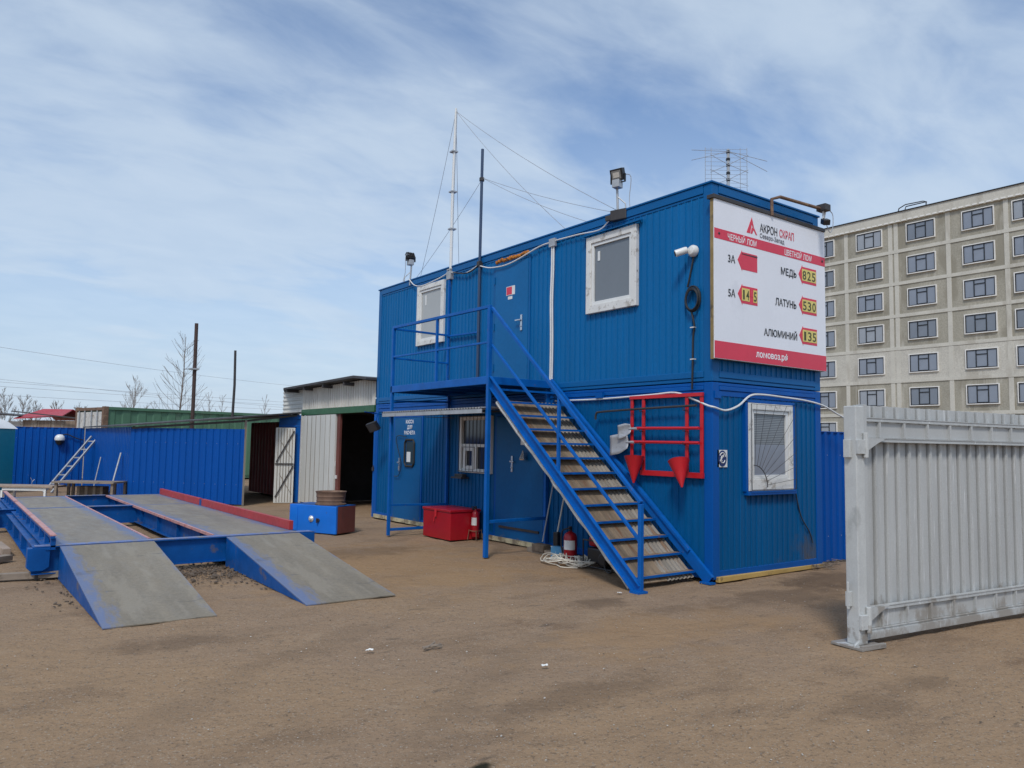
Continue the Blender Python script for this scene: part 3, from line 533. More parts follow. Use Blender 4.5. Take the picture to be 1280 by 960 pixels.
# sloping lining under the treads: boards at the outer side, ribbed sheet beside the wall
B0 = Vector((0, 0.22, 0.035)); B1 = Vector((0, 2.86, 2.22)); sd = (B1 - B0); sl_ = sd.length; sn = sd.normalized(); nn = Vector((1, 0, 0)).cross(sn); nn = nn if nn.y < 0 else -nn
m = MB(); o = B0 + Vector((-1.15 + SX, 0, 0)); xw = 0.0
for wd in (0.15, 0.16, 0.14, 0.15): 
    m.prism([o + Vector((xw, 0, 0)), o + Vector((xw + wd - 0.006, 0, 0)), o + Vector((xw + wd - 0.006, 0, 0)) + sd, o + Vector((xw, 0, 0)) + sd], nn * random.uniform(0.010, 0.02)); xw += wd
m.build('lining_board', 'board_brown', stt)
m = MB(); m.sheet(B0 + Vector((-0.55 + SX, 0, 0)), (1, 0, 0), sn, -nn * -1, 0.46, sl_, 0.07, [(0, 0), (0.35, 0), (0.5, 0.018), (0.8, 0.018), (0.95, 0)]); m.build('lining_sheet', 'galv_dirty', stt, thick=0.002)
m = MB(); pts = [B0 + Vector((-1.17 + SX, 0, -0.02)) + sd * (k / 22) + Vector((0, random.uniform(-.008, .008), random.uniform(-.012, .008))) for k in range(23)]; m.tube(pts, [0.03 + random.uniform(-.006, .006) for _ in pts], 8); m.build('lining_edge', 'edge_white', stt, smooth=True, label='whitish weathered edge roll under the stair flank')

# corrugated canopy below the landing
cn = thing('door_canopy', 'low corrugated metal canopy tucked beneath the stair landing', 'canopy', (-1.3, 0, 2.1))
m = MB(); WV = [(k / 8, 0.012 * math.sin(2 * math.pi * k / 8)) for k in range(8)]
m.sheet((-0.02, 3.06, 0.025), (0, 1, 0), (1, 0, 0.06), (-0.06, 0, 1), 3.1, 1.26, 0.076, WV); m.build('roof_sheet', 'galvanised', cn, thick=0.002)
m = MB(); m.box(-0.01, 0.0, 3.06, 6.16, -0.05, 0.012); m.box(0.0, 0.05, 3.06, 6.16, -0.05, -0.044); m.build('fascia', 'galvanised', cn)
m = MB(); m.bar((0.02, 6.05, -0.03), (1.28, 6.05, 0.04), 0.03); m.bar((0.02, 3.15, -0.03), (1.25, 3.15, 0.04), 0.03); m.bar((0.3, 5.2, -0.06), (0.5, 4.6, -0.08), 0.012); m.build('bracket', 'dark_metal', cn)

# ------------------------------------------------------------------ price board on the end wall
bd = thing('price_board', 'large white and red scrap price board on the upper cabin end wall', 'signboard', (-0.09, -0.10, 2.69))
BW, BH = 2.40, 1.97; bx0, bz0 = -0.09, 2.69
m = MB(); m.box(0, BW, -0.012, 0.0, 0, BH); m.build('panel', 'board_white', bd)
m = MB(); m.box(-0.006, 0.03, 0.001, 0.045, -0.01, BH + 0.0); m.box(BW - 0.04, BW, 0.001, 0.06, 0, BH); m.box(0.031, BW - 0.041, 0.001, 0.06, 0.0, 0.04); m.build('backing_frame', 'timber_edge', bd)
m = MB(); m.box(-0.03, BW + 0.0, -0.03, 0.078, BH + 0.001, BH + 0.05); m.build('top_bar', 'dark_metal', bd, bevel=0.004)
m = MB(); m.box(0, BW, -0.0145, -0.012, 0.005, 0.215); m.build('band', 'board_red', bd)
m = MB(); m.box(0, BW, -0.0145, -0.012, 1.478, 1.605); m.build('band', 'board_red', bd)
def put(txt, mat, x, z, w, h, b=0.02): mb = MB(); lettering(mb, txt, (x - bx0, -0.0165, z - bz0), (1, 0, 0), (0, 0, 1), w, h, b); mb.build('lettering', mat, bd)
for q in (('АКРОН', 'board_dark', 0.82, 4.405, 0.375, 0.11, 0.012), ('3А', 'board_dark', 0.17, 3.905, 0.14, 0.10, 0.014), ('5А', 'board_dark', 0.17, 3.475, 0.14, 0.10, 0.014), ('МЕДЬ', 'board_dark', 1.27, 3.91, 0.35, 0.10, 0.018), ('ЛАТУНЬ', 'board_dark', 1.14, 3.485, 0.47, 0.10, 0.018), ('АЛЮМИНИЙ', 'board_dark', 0.89, 3.06, 0.73, 0.095, 0.018),
          ('СКРАП', 'board_red', 1.245, 4.405, 0.325, 0.11, 0.012), ('Северо-Запад', 'board_grey', 0.82, 4.325, 0.53, 0.062, 0.008), ('ЧЕРНЫЙ', 'board_white_letter', 0.165, 4.187, 0.345, 0.078, 0.014), ('ЛОМ', 'board_white_letter', 0.545, 4.187, 0.20, 0.078, 0.014), ('ЦВЕТНОЙ', 'board_white_letter', 1.355, 4.187, 0.39, 0.078, 0.014), ('ЛОМ', 'board_white_letter', 1.78, 4.187, 0.20, 0.078, 0.014), ('ломовоз.рф', 'board_white_letter', 0.72, 2.765, 0.69, 0.09, 0.02)): put(*q)
m = MB()
def fl(mb, pts): mb.prism([(x - bx0, -0.0122, z - bz0) for x, z in pts], (0, -0.0025, 0))
fl(m, [(0.545, 4.345), (0.615, 4.345), (0.655, 4.47), (0.67, 4.43), (0.70, 4.43), (0.655, 4.56)]); m.build('emblem', 'board_red', bd); m = MB(); fl(m, [(0.705, 4.425), (0.765, 4.345), (0.735, 4.345), (0.69, 4.40), (0.66, 4.345), (0.625, 4.345), (0.655, 4.425)]); m.build('emblem', 'board_red', bd)
def arrow(x0, zc, x1, txt=None, gap=False):
    h = 0.112; hh = 0.135; m = MB(); xb = x0 + 0.09
    fl(m, [(x0, zc), (xb, zc - hh), (xb, zc - h), (x1, zc - h), (x1, zc + h), (xb, zc + h), (xb, zc + hh)]); a = m.build('arrow', 'board_red', bd)
    m = MB(); fl(m, [(xb - 0.005, zc + h - 0.028), (x1, zc + h - 0.034), (x1, zc + h - 0.018), (xb - 0.005, zc + h - 0.020)])
    if not txt: m.v = [(x, y - 0.003, z) for x, y, z in m.v]; m.build('slot', 'board_dark', a)
    if txt:
        n = 3; cells = [0, 1, 3] if gap else [0, 1, 2]; nc = 4 if gap else 3; wid = (x1 - xb - 0.0) / nc
        for c, ch in zip(cells, txt):
            p0 = xb - 0.01 + c * wid; q = MB(); q.box(p0 - bx0, p0 + wid - 0.0015 - bx0, -0.018, -0.0148, zc - 0.078 - bz0, zc + 0.082 - bz0); pl = q.build('number_plate', 'plate_yellow', a)
            q = MB(); ww = 0.78 if ch != '1' else 0.46; lettering(q, ch, (p0 - bx0 + wid * (0.5 - ww / 2) - 0.003, -0.0188, zc - 0.063 - bz0), (1, 0, 0), (0, 0, 1), wid * ww, 0.13, 0.018 if ch != '1' else 0.0); q.build('digit', 'digit_olive', pl)
        if gap: q = MB(); q.box(xb + 2.15 * wid - bx0, xb + 2.75 * wid - bx0, -0.018, -0.0148, zc - 0.01 - bz0, zc + 0.085 - bz0); q.build('number_plate', 'board_red', a)
arrow(0.36, 3.965, 0.76); arrow(0.36, 3.535, 0.76, '145', True); arrow(1.67, 3.975, 2.09, '825'); arrow(1.67, 3.555, 2.09, '530'); arrow(1.67, 3.14, 2.09, '135')
m = MB(); [m.rev([(0, 0), (0.018, 0), (0.012, 0.008), (0, 0.010)], 10, (x, -0.0146, 1.545), (0, -1, 0)) for x in (0.09, BW - 0.07)]; m.build('bolt', 'board_dark', bd)

# ------------------------------------------------------------------ things fixed on the cabins
am = thing('bracket_camera', 'dark camera on a long rusty arm above the price board', 'camera arm', (1.06, -0.13, 4.66))
m = MB(); m.tube([(0, 0, 0), (0, 0, 0.22), (0.14, -0.03, 0.27), (1.00, -0.12, 0.25)], 0.022, 8); m.build('arm', 'rusty_metal', am)
m = MB(); m.box(0.93, 1.06, -0.20, -0.06, 0.22, 0.31); m.build('junction_box', 'dark_metal', am, bevel=0.005)
m = MB(); m.bar((0.99, -0.13, 0.22), (0.99, -0.13, 0.12), 0.02); m.bar((1.04, -0.13, 0.22), (1.01, -0.13, 0.12), 0.015); m.build('yoke', 'white_clean', am)
m = MB(); m.bar((0.93, -0.22, 0.03), (1.05, -0.10, 0.10), 0.09, 0.075); m.build('camera_body', 'black_plastic', am, bevel=0.01)
m = MB(); m.tube(smooth_path([(1.06, -0.13, 0.27), (1.20, -0.14, 0.22), (1.17, -0.16, 0.02), (1.08, -0.17, -0.07), (1.02, -0.16, 0.02)]), 0.006, 6); m.build('cable', 'wire_grey', am)

cc = thing('security_camera', 'white bullet camera on the upper cabin corner above a coiled black cable', 'camera', (-0.02, 0.26, 4.08))
m = MB(); m.rev([(0.0, -0.0), (0.075, 0.0), (0.075, 0.035), (0.05, 0.07), (0, 0.08)], 18, (0, 0, 0), (-1, 0, 0)); m.build('mount', 'white_clean', cc, smooth=True)
m = MB(); a = Vector((-0.09, 0.03, 0.01)); b = Vector((-0.20, 0.13, -0.04)); m.tube([a, a + (b - a) * .12, b, b + (b - a) * 0.02], [0.036, 0.045, 0.045, 0.040], 14); m.build('camera_body', 'white_clean', cc, smooth=True)
m = MB(); d = (b - a).normalized(); m.rev([(0.0, 0), (0.034, 0), (0.034, 0.004), (0, 0.004)], 12, b + d * 0.006, d); m.build('lens', 'black_plastic', cc)
m = MB(); m.tube(smooth_path([(0, 0, -0.06), (-0.01, 0.01, -0.12), (-0.02, 0.06, -0.35), (-0.02, 0.09, -0.45)]), 0.012, 6)
for k in range(5):
    rr = 0.14 - 0.007 * k; m.tube(arc_pts((-0.02 - 0.008 * k, random.uniform(-.014, .014), -0.62 + random.uniform(-.016, .016)), (0, 1, 0), (0, 0, 1), rr * 0.85, rr * 1.15, 0, 2 * math.pi, 24), 0.0115, 6)
m.tube(smooth_path([(-0.02, 0.03, -0.76), (-0.02, -0.02, -0.95), (-0.02, 0.0, -1.1), (-0.03, 0.0, -1.5), (-0.03, 0.01, -1.75)]), 0.013, 6); m.build('cable', 'black_plastic', cc)
m = MB(); [m.box(-0.045, 0.0, -0.03, 0.03, z, z + 0.012) for z in (-0.98, -1.38)]; m.build('clip', 'white_clean', cc)

def floodlight(name, label, loc, yaw, pitch, size, pole, group):
    t = thing(name, label, 'floodlight', loc, yaw, group)
    m = MB(); m.tube([(0, 0, 0), (0.01, 0.02, pole)], 0.018, 8); m.tube([(0, 0, pole * 0.65), (0.0, -0.12, pole * 0.35), (0.0, -0.13, 0.05)], 0.009, 6); m.build('pole', 'galvanised', t)
    m = MB(); m.box(-0.07, 0.05, -0.05, 0.06, pole, pole + 0.11); m.build('junction_box', 'galvanised', t, bevel=0.006)
    T = Matrix.Translation((0.0, 0, pole + 0.11 + size * 0.42)) @ Matrix.Rotation(pitch, 4, 'Y'); w = size / 2; h = size * 0.42
    def tr(mb): mb.v = [tuple(T @ Vector(v)) for v in mb.v]; return mb
    m = MB(); m.box(-0.05, 0.03, -w, w, -h, h); [m.box(0.031, 0.06, y - 0.004, y + 0.004, -h * .8, h * .8) for y in (-w * .6, -w * .2, w * .2, w * .6)]; hd = tr(m).build('housing', 'black_plastic', t, bevel=0.006)
    m = MB(); m.box(-0.056, -0.0505, -w * 0.72, w * 0.72, -h * 0.70, h * 0.70); tr(m).build('lens', 'lamp_glass', hd)
    m = MB(); m.box(-0.062, -0.058, -w * 0.5, w * 0.5, -h * 0.45, h * 0.4); tr(m).build('led_panel', 'dial_face', hd)
    m = MB(); m.bar((0.0, -w - 0.012, pole + 0.08), (0.0, -w - 0.012, pole + 0.11 + h), 0.02, 0.02); m.bar((0.0, w + 0.012, pole + 0.08), (0.0, w + 0.012, pole + 0.11 + h), 0.02, 0.02); m.bar((0, -w - 0.02, pole + 0.08), (0, w + 0.02, pole + 0.08), 0.02, 0.012); m.build('yoke', 'black_plastic', t)
    m = MB(); m.tube(smooth_path([(0.04, -w * .6, pole + 0.2), (0.08, -w - 0.06, pole + 0.16), (0.06, -w - 0.05, pole * 0.6), (0.03, -w - 0.08, 0.05)]), 0.006, 6); m.build('cable', 'wire_grey', t)
    return t
f1 = floodlight('floodlight', 'square floodlight on a short pole at the roof edge above the larger upper window', (-0.03, 1.62, 4.88), rad(15), rad(-18), 0.20, 0.37, 'floodlights')
m = MB(); m.box(-0.05, 0.14, -0.16, 0.10, -0.10, 0.05); m.box(-0.02, 0.10, 0.10, 0.2, -0.08, 0.0); m.build('clamp', 'dark_metal', f1, bevel=0.01)
floodlight('floodlight', 'floodlight on a thin pole above the far upper window, turned aside', (-0.03, 7.63, 4.80), rad(-92), rad(-32), 0.18, 0.42, 'floodlights')
f3 = thing('floodlight', 'black lamp hung below a thin bracket beside the lettered door', 'floodlight', (-0.02, 8.3, 2.2), 0, 'floodlights')
m = MB(); m.bar((-0.02, 0.5, 0.0), (-0.55, 0.1, 0.02), 0.016); m.bar((-0.02, 0.3, -0.02), (-0.35, 0.15, 0.0), 0.016); m.bar((-0.12, 0.35, 0.0), (-0.4, -0.05, -0.2), 0.02); m.build('arm', 'cabin_trim', f3)
m = MB(); T = Matrix.Translation((-0.42, -0.05, -0.28)) @ Matrix.Rotation(rad(-35), 4, 'Y') @ Matrix.Rotation(rad(30), 4, 'Z'); m.box(-0.05, 0.03, -0.13, 0.13, -0.10, 0.10); m.v = [tuple(T @ Vector(v)) for v in m.v]; m.build('housing', 'black_plastic', f3, bevel=0.015)
m = MB(); m.box(-0.056, -0.0505, -0.1, 0.1, -0.08, 0.08); m.v = [tuple(T @ Vector(v)) for v in m.v]; m.build('lens', 'pane_dark', f3)

# masts with guy wires
mt = thing('antenna_mast', 'tall slim white mast with guy wires standing at the roof edge', 'mast', (-0.03, 6.06, 4.72), 0, 'roof masts')
m = MB(); m.tube([(0, 0, 0), (0.0, 0, 1.6), (0.03, -0.005, 3.26)], [0.030, 0.026, 0.020], 10); m.tube([(0.05, 0.05, 0.1), (0.05, 0.04, 1.6), (0.07, 0.03, 3.24)], 0.014, 8); m.build('pole', 'white_clean', mt, smooth=True)
for z in (0.12, 0.9, 1.62, 2.4): m = MB(); m.box(-0.04, 0.08, -0.04, 0.08, z, z + 0.025); m.build('clamp', 'galvanised', mt)
m = MB(); m.box(-0.05, 0.08, -0.06, 0.08, -0.06, 0.10); m.build('foot', 'galvanised', mt, bevel=0.01)
for q in ((0.10, -3.2, 0.22), (0.10, -4.35, 0.24), (0.30, 1.7, 0.25), (1.6, 2.2, 0.22)):
    m = MB(); a = Vector((0.03, -0.01, 3.2)); b = Vector(q); m.tube([a.lerp(b, k / 10) + Vector((0, 0, -0.35 * (k / 10) * (1 - k / 10))) for k in range(11)], 0.0045, 5); m.build('guy_wire', 'wire_grey', mt)
m2 = thing('antenna_mast', 'shorter dark blue mast beside the tall white one, left of the upper door', 'mast', (-0.05, 5.06, 2.62), 0, 'roof masts')
m = MB(); m.tube([(0, 0, 0), (0, 0, 2.2), (0.03, 0.03, 4.26)], 0.026, 10); m.build('pole', 'mast_navy', m2, smooth=True)
m = MB(); m.rev([(0.026, -0.03), (0.045, -0.03), (0.045, 0.03), (0.026, 0.03)], 10, (0.025, 0.025, 3.7)); m.box(-0.04, 0.05, -0.04, 0.04, 2.12, 2.2); m.build('clamp', 'dark_metal', m2)
for q in ((0.1, -2.7, 2.33), (0.15, -3.3, 2.33), (0.12, 2.5, 2.33)):
    m = MB(); a = Vector((0.03, 0.0, 3.72)); b = Vector(q); m.tube([a.lerp(b, k / 10) + Vector((0, 0, -0.2 * (k / 10) * (1 - k / 10))) for k in range(11)], 0.004, 5); m.build('guy_wire', 'wire_grey', m2)

an = thing('television_antenna', 'grid television aerial with wire whiskers on the cabin roof', 'antenna', (0.68, 0.27, 4.92))
m = MB(); m.tube([(0, 0, -0.02), (0, 0, 0.66)], 0.02, 8); m.build('pole', 'galvanised', an)
for z in (0.22, 0.31, 0.42, 0.50, 0.60): m = MB(); m.box(-0.02, 0.02, -0.02, 0.02, z, z + 0.04); m.build('insulator', 'black_plastic', an, bevel=0.005)
rd = Vector((0.80, -0.60, 0)); bk = Vector((0.6, 0.8, 0)) * 0.10
m = MB()
for k in range(12): z = 0.06 + k * 0.058; m.tube([bk + rd * -0.28 + Vector((0, 0, z)), bk + rd * 0.28 + Vector((0, 0, z))], 0.0022, 5)
for x in (-0.28, -0.20, 0.19, 0.28): m.tube([bk + rd * x + Vector((0, 0, 0.0)), bk + rd * x + Vector((0, 0, 0.72))], 0.0038, 5)
m.bar(bk + Vector((0, 0, 0.2)), Vector((0, 0, 0.2)), 0.015); m.bar(bk + Vector((0, 0, 0.55)), Vector((0, 0, 0.55)), 0.015); m.build('reflector_grid', 'galvanised', an)
m = MB(); ft = Vector((-0.6, -0.8, 0)) * 0.06
for z, dz in ((0.62, 0.0), (0.62, -0.14), (0.44, 0.12), (0.44, -0.12), (0.24, 0.12), (0.24, -0.10)):
    for s_ in (-1, 1): m.tube([ft * .4 + Vector((0, 0, z)), ft + rd * s_ * (0.50 if z > 0.6 else 0.25) + Vector((0, 0, z + dz - (0.14 if s_ > 0 and z > .6 else 0)))], 0.004, 5)
m.build('whisker', 'wire_grey', an)

# white conduit and its cables
cb = thing('power_cable', 'white cable running along the roof edge and down beside the upper door', 'cable', (-0.03, 3.03, 4.72), 0, 'cables on the cabins')
m = MB(); m.box(-0.05, 0.0, -0.07, 0.07, -0.04, 0.09); m.build('junction_box', 'galvanised', cb, bevel=0.006)
m = MB()
for dx in (-0.022, 0.022): m.tube(smooth_path([(-0.02, dx, -0.02), (-0.02, dx, -0.4), (-0.025, dx + 0.01, -0.9), (-0.02, dx, -1.5), (-0.02, dx + 0.005, -2.16)]), 0.014, 6)
m.build('conduit', 'cable_white', cb)
m = MB(); m.tube(smooth_path([(-0.02, 0.05, 0.04), (-0.02, 0.35, 0.03), (-0.03, 1.1, -0.10), (-0.03, 1.65, -0.08), (-0.03, 2.02, 0.02), (-0.02, 2.1, 0.04)]), 0.012, 6)
m.tube(smooth_path([(-0.02, 2.1, 0.04), (-0.02, 2.5, -0.03), (-0.02, 3.0, 0.07), (-0.02, 3.4, 0.03), (-0.03, 4.0, -0.02), (-0.03, 4.35, 0.04), (-0.03, 4.58, 0.20)]), 0.011, 6); m.tube(smooth_path([(-0.02, -0.05, 0.05), (-0.02, -0.6, 0.03), (-0.02, -1.05, 0.0), (-0.03, -1.25, 0.08), (-0.03, -1.36, 0.14)]), 0.011, 6); m.build('cable', 'cable_white', cb)
m = MB(); m.tube(smooth_path([(-0.03, 2.05, 0.03), (-0.03, 2.4, -0.04), (-0.03, 2.9, 0.05)]), 0.012, 6); m.build('cable', 'black_plastic', cb)
c2_ = MB(); pth = [(-0.03, 2.95, 2.28), (-0.03, 2.0, 2.27), (-0.03, 1.0, 2.29), (-0.03, 0.55, 2.30), (-0.03, 0.25, 2.20), (-0.05, 0.02, 2.12), (-0.02, -0.05, 2.10), (0.2, -0.05, 2.07), (0.45, -0.05, 2.14), (0.66, -0.06, 2.27), (0.9, -0.06, 2.30), (1.4, -0.05, 2.29), (1.9, -0.05, 2.27), (2.3, -0.06, 2.22), (2.6, -0.08, 2.12), (2.85, -0.1, 2.02), (2.95, -0.1, 1.8)]
c2_.tube(smooth_path(pth), 0.013, 6); tag(c2_.build('power_cable', 'cable_white', smooth=True), 'thick white cable sagging round the lower cabin corner over the barred window', 'cable', 'cables on the cabins')
c3_ = MB(); c3_.tube(smooth_path([(1.66, -0.02, 1.2), (1.70, -0.03, 0.95), (1.80, -0.03, 0.7), (1.98, -0.03, 0.5), (2.05, -0.03, 0.35)]), 0.008, 6); tag(c3_.build('power_cable', 'black_plastic', smooth=True), 'thin black cable drooping below the barred window on the cabin end', 'cable', 'cables on the cabins')

# ------------------------------------------------------------------ fire point on the long wall
fb = thing('fire_tool_rack', 'red metal tool rack frame on the lower cabin wall beside the stairs', 'tool rack', (-0.03, 0, 0))
for y in (1.31, 1.10, 0.36, 0.125): m = MB(); m.box(-0.02, 0.0, y - 0.024, y + 0.024, 1.24, 2.28); m.build('upright', 'fire_red', fb, bevel=0.004)
m = MB(); m.box(-0.028, -0.002, 0.095, 1.34, 2.241, 2.284); m.v = [(x - 0.004, y, z) for x, y, z in m.v]; m.build('top_bar', 'fire_red', fb)
m = MB(); m.box(-0.034, -0.002, 0.095, 1.14, 1.235, 1.30); m.build('bottom_bar', 'fire_red', fb)
m = MB()
for y in (1.10, 0.36):
    for z in (2.10, 1.84, 1.67, 1.4): m.tube([(-0.03, y, z - 0.03), (-0.085, y, z - 0.03), (-0.085, y, z)], 0.006, 6)
m.build('hook', 'dark_metal', fb)
def shovel(label, z, y1, blade, L_):
    t = thing('shovel', label, 'shovel', (-0.09, 0.13, z), 0, 'shovels on the red rack')
    m = MB(); m.tube([(0, 0, 0), (0, L_, 0.005)], 0.019, 8); m.build('handle', 'fire_red', t, smooth=True)
    m = MB(); m.tube([(0, L_ - 0.02, 0), (0, L_ + 0.14, 0.0)], [0.022, 0.012], 8); m.build('socket', 'aluminium', t, smooth=True)
    m = MB(); w, l = blade; nx, nz = 8, 6; vs = []
    for i in range(nx + 1):
        for j in range(nz + 1):
            u = i / nx; v = j / nz - 0.5; ww = w * (0.62 + 0.38 * min(1, u * 2.2)); vs.append((0.0 - 0.022 * (2 * v) ** 2 - 0.03 * u * u, L_ + 0.10 + u * l * (1 - 0.06 * (2 * v) ** 2), v * ww - 0.05 * u))
    m.add(vs, [(i * (nz + 1) + j, i * (nz + 1) + j + 1, (i + 1) * (nz + 1) + j + 1, (i + 1) * (nz + 1) + j) for i in range(nx) for j in range(nz)]); m.build('blade', 'aluminium', t, smooth=True, thick=0.003)
shovel('upper red handled shovel with smaller grey blade on the rack', 1.845, 1.23, (0.19, 0.22), 1.05)
shovel('lower red handled shovel with larger silver blade on the rack', 1.665, 1.23, (0.27, 0.32), 1.10)
cw = MB(); cw.tube(smooth_path([(-0.09, 0.17, 2.125), (-0.09, 1.0, 2.11), (-0.09, 1.85, 2.085), (-0.09, 1.965, 2.06), (-0.085, 1.985, 1.98)]), 0.015, 8); tag(cw.build('fire_hook', 'dark_metal', smooth=True), 'long dark bar with a hooked end lying across the red rack', 'fire hook')
def cone(label, y, z, tilt):
    t = thing('fire_bucket', label, 'fire bucket', (-0.19, y, z), 0, 'conical fire buckets')
    m = MB(); m.rev([(0.0, -0.35), (0.012, -0.345), (0.130, -0.005), (0.135, 0.0), (0.125, 0.0), (0.012, -0.32)], 24); b = m.build('cone', 'fire_red', t, smooth=True); b.rotation_euler = tilt
    m = MB(); m.tube([(0.12, -0.02, 0), (0.15, 0, 0.05), (0.12, 0.02, 0)], 0.006, 6); m.build('lug', 'fire_red', b)
cone('red conical fire bucket hanging at the rack end nearer the stairs', 1.12, 1.475, (rad(-6), rad(8), 0)); cone('red conical fire bucket tilting under the rack end nearer the cabin corner', 0.36, 1.44, (rad(-20), rad(14), 0))

def extinguisher(label, loc, h, r, rz, hose=1):
    t = thing('fire_extinguisher', label, 'fire extinguisher', loc, rz, 'fire extinguishers')
    m = MB(); m.rev([(r * .9, 0), (r, 0.015), (r, h * 0.80), (r * 0.85, h * 0.88), (r * 0.4, h * 0.94), (0.02, h * 0.96), (0.02, h)], 20); m.build('cylinder', 'red_paint', t, smooth=True)
    m = MB(); m.bar((-0.02, 0, h + 0.02), (-0.10, 0, h + 0.05), 0.02, 0.012); m.bar((-0.02, 0, h), (-0.09, 0, h - 0.005), 0.02, 0.012); m.rev([(0.022, 0), (0.022, 0.05), (0, 0.05)], 10, (0, 0, h)); m.build('valve', 'black_plastic', t)
    m = MB(); m.tube(smooth_path([(0.02, 0.02, h + 0.02), (0.03, r + 0.03, h - 0.02), (0.02, r + 0.045, h * 0.6), (0.0, r + 0.02, h * 0.3)]), 0.010, 8); m.build('hose', 'rubber', t, smooth=True)
    m = MB(); n = 8; vs = []
    for k in range(n + 1):
        a = math.pi + rad(-55 + 110 * k / n) ; vs += [((r + 0.0015) * math.cos(a), (r + 0.0015) * math.sin(a), h * 0.42), ((r + 0.0015) * math.cos(a), (r + 0.0015) * math.sin(a), h * 0.70)]
    m.add(vs, [(2 * k, 2 * k + 2, 2 * k + 3, 2 * k + 1) for k in range(n)]); m.build('label_plate', 'white_frame', t)
    return t
e1 = extinguisher('slim red fire extinguisher on a wire stand beside the red chest', (-0.22, 4.78, 0.05), 0.46, 0.065, rad(20))
m = MB(); [m.tube([(x, y, -0.05), (x * .8, y * .8, 0.12)], 0.006, 6) for x, y in ((-.09, -.09), (.09, -.09), (.09, .09), (-.09, .09))]; m.tube(arc_pts((0, 0, 0.1), (1, 0, 0), (0, 1, 0), 0.085, 0.085, 0, 6.283, 16), 0.006, 6); m.build('stand', 'rusty_metal', e1)
extinguisher('large red fire extinguisher standing under the stairs beside the rope heap', (-0.50, 2.02, 0), 0.45, 0.092, rad(35))

ch = thing('storage_chest', 'bright red metal chest with hinged lid under the landing', 'chest', (-0.36, 5.30, 0))
m = MB(); m.box(-0.31, 0.28, -0.45, 0.44, 0, 0.455); m.build('body', 'red_paint', ch, bevel=0.008)
m = MB(); m.box(-0.325, 0.29, -0.465, 0.455, 0.458, 0.50); m.build('lid', 'red_paint', ch, bevel=0.008)
m = MB(); m.box(-0.335, -0.326, -0.03, 0.03, 0.36, 0.48); m.bar((-0.335, 0.02, 0.37), (-0.345, 0.03, 0.28), 0.012); m.build('hasp', 'fire_red', ch, bevel=0.003)

# clutter under the stairs
def stick(name, label, cat, a, b, r, mat, group=None, head=None):
    a = Vector(a); b = Vector(b); t = thing(name, label, cat, a, 0, group); m = MB(); m.tube([(0, 0, 0), b - a], r, 8); m.build('handle', mat, t, smooth=True)
    if head: head(t)
    return t
def hd1(t): m = MB(); m.box(-0.10, 0.06, -0.14, 0.14, -0.14, -0.03); m.build('pan', 'debris_dark', t, bevel=0.01)
def hd2(t): m = MB(); m.box(-0.035, 0.035, -0.05, 0.05, -0.22, 0.05); m.build('brush', 'black_plastic', t, bevel=0.015)
stick('dustpan', 'long handled dark dustpan leaning on the stair back post', 'dustpan', (-0.20, 3.00, 0.16), (-0.06, 2.93, 1.05), 0.011, 'wire_grey', None, hd1)
stick('broom', 'broom with pale handle and black head leaning under the stairs', 'broom', (-0.24, 2.62, 0.30), (-0.06, 2.64, 1.0), 0.012, 'rope_white', None, hd2)
pk = thing('carton', 'small blue and white carton beneath the stairs', 'carton', (-0.33, 2.47, 0), rad(20))
m = MB(); m.box(-0.07, 0.07, -0.09, 0.09, 0, 0.16); m.build('body', 'carton', pk, bevel=0.004); m = MB(); m.box(-0.072, 0.0, -0.092, 0.092, 0.16, 0.168); m.build('flap', 'carton', pk)
gn = thing('generator', 'black portable machine with a red tank under the stair flight', 'generator', (-0.40, 1.40, 0))
m = MB(); m.box(-0.12, 0.2, -0.3, 0.26, 0.06, 0.26); m.rev([(0, -0.1), (0.09, -0.1), (0.1, 0.1), (0, 0.12)], 14, (-0.08, -0.1, 0.14), (1, 0, 0)); m.build('engine', 'black_plastic', gn, bevel=0.02)
m = MB(); m.box(-0.08, 0.18, -0.05, 0.28, 0.27, 0.40); m.build('tank', 'red_paint', gn, bevel=0.03)
for x in (-0.15, 0.22): m = MB(); m.tube([(x, -0.34, 0.02), (x, -0.34, 0.36), (x, 0.30, 0.36), (x, 0.30, 0.02), (x, -0.34, 0.02)], 0.012, 6); m.build('frame', 'dark_metal', gn)
m = MB(); m.tube(arc_pts((-0.24, -0.28, 0.1), (0.3, 1, 0), (0, 0, 1), 0.11, 0.09, 0, 6.283, 20), 0.012, 6); m.build('hose', 'rubber', gn)
pl = MB(); pl.box(-0.28, -0.06, 2.7, 3.28, -0.01, 0.06); tag(pl.build('plank', 'timber_grey', bevel=0.005), 'short weathered plank on the ground before the door under the stairs', 'plank')
rp = MB(); random.seed(3); pts = []; th = 0
for k in range(260):
    th += 0.42 + random.uniform(-.06, .06); blob = 1 if k % 130 < 75 else 0; c = ((-0.62, 2.05), (-0.54, 1.78))[blob]; rr = 0.17 + 0.11 * math.sin(k * 0.051 + 1) + random.uniform(-.03, .03)
    pts.append((c[0] + math.cos(th) * rr * 0.85 + 0.05 * math.sin(k * .05), c[1] + math.sin(th) * rr * 1.15 + 0.05 * math.cos(k * .045), 0.012 + 0.12 * (0.5 + 0.5 * math.sin(k * 0.37 + th)) * max(0, 1 - rr * 2.0) + 0.04 * random.random()))
pts += [(-0.80, 1.95, 0.012), (-0.86, 1.80, 0.01), (-0.80, 1.70, 0.01), (-0.72, 1.62, 0.01)]
rp.tube(smooth_path(pts, 2), 0.0065, 5); tag(rp.build('rope', 'rope_white', smooth=True), 'tangled heap of thin white rope on the earth under the stairs', 'rope')
random.seed(11)

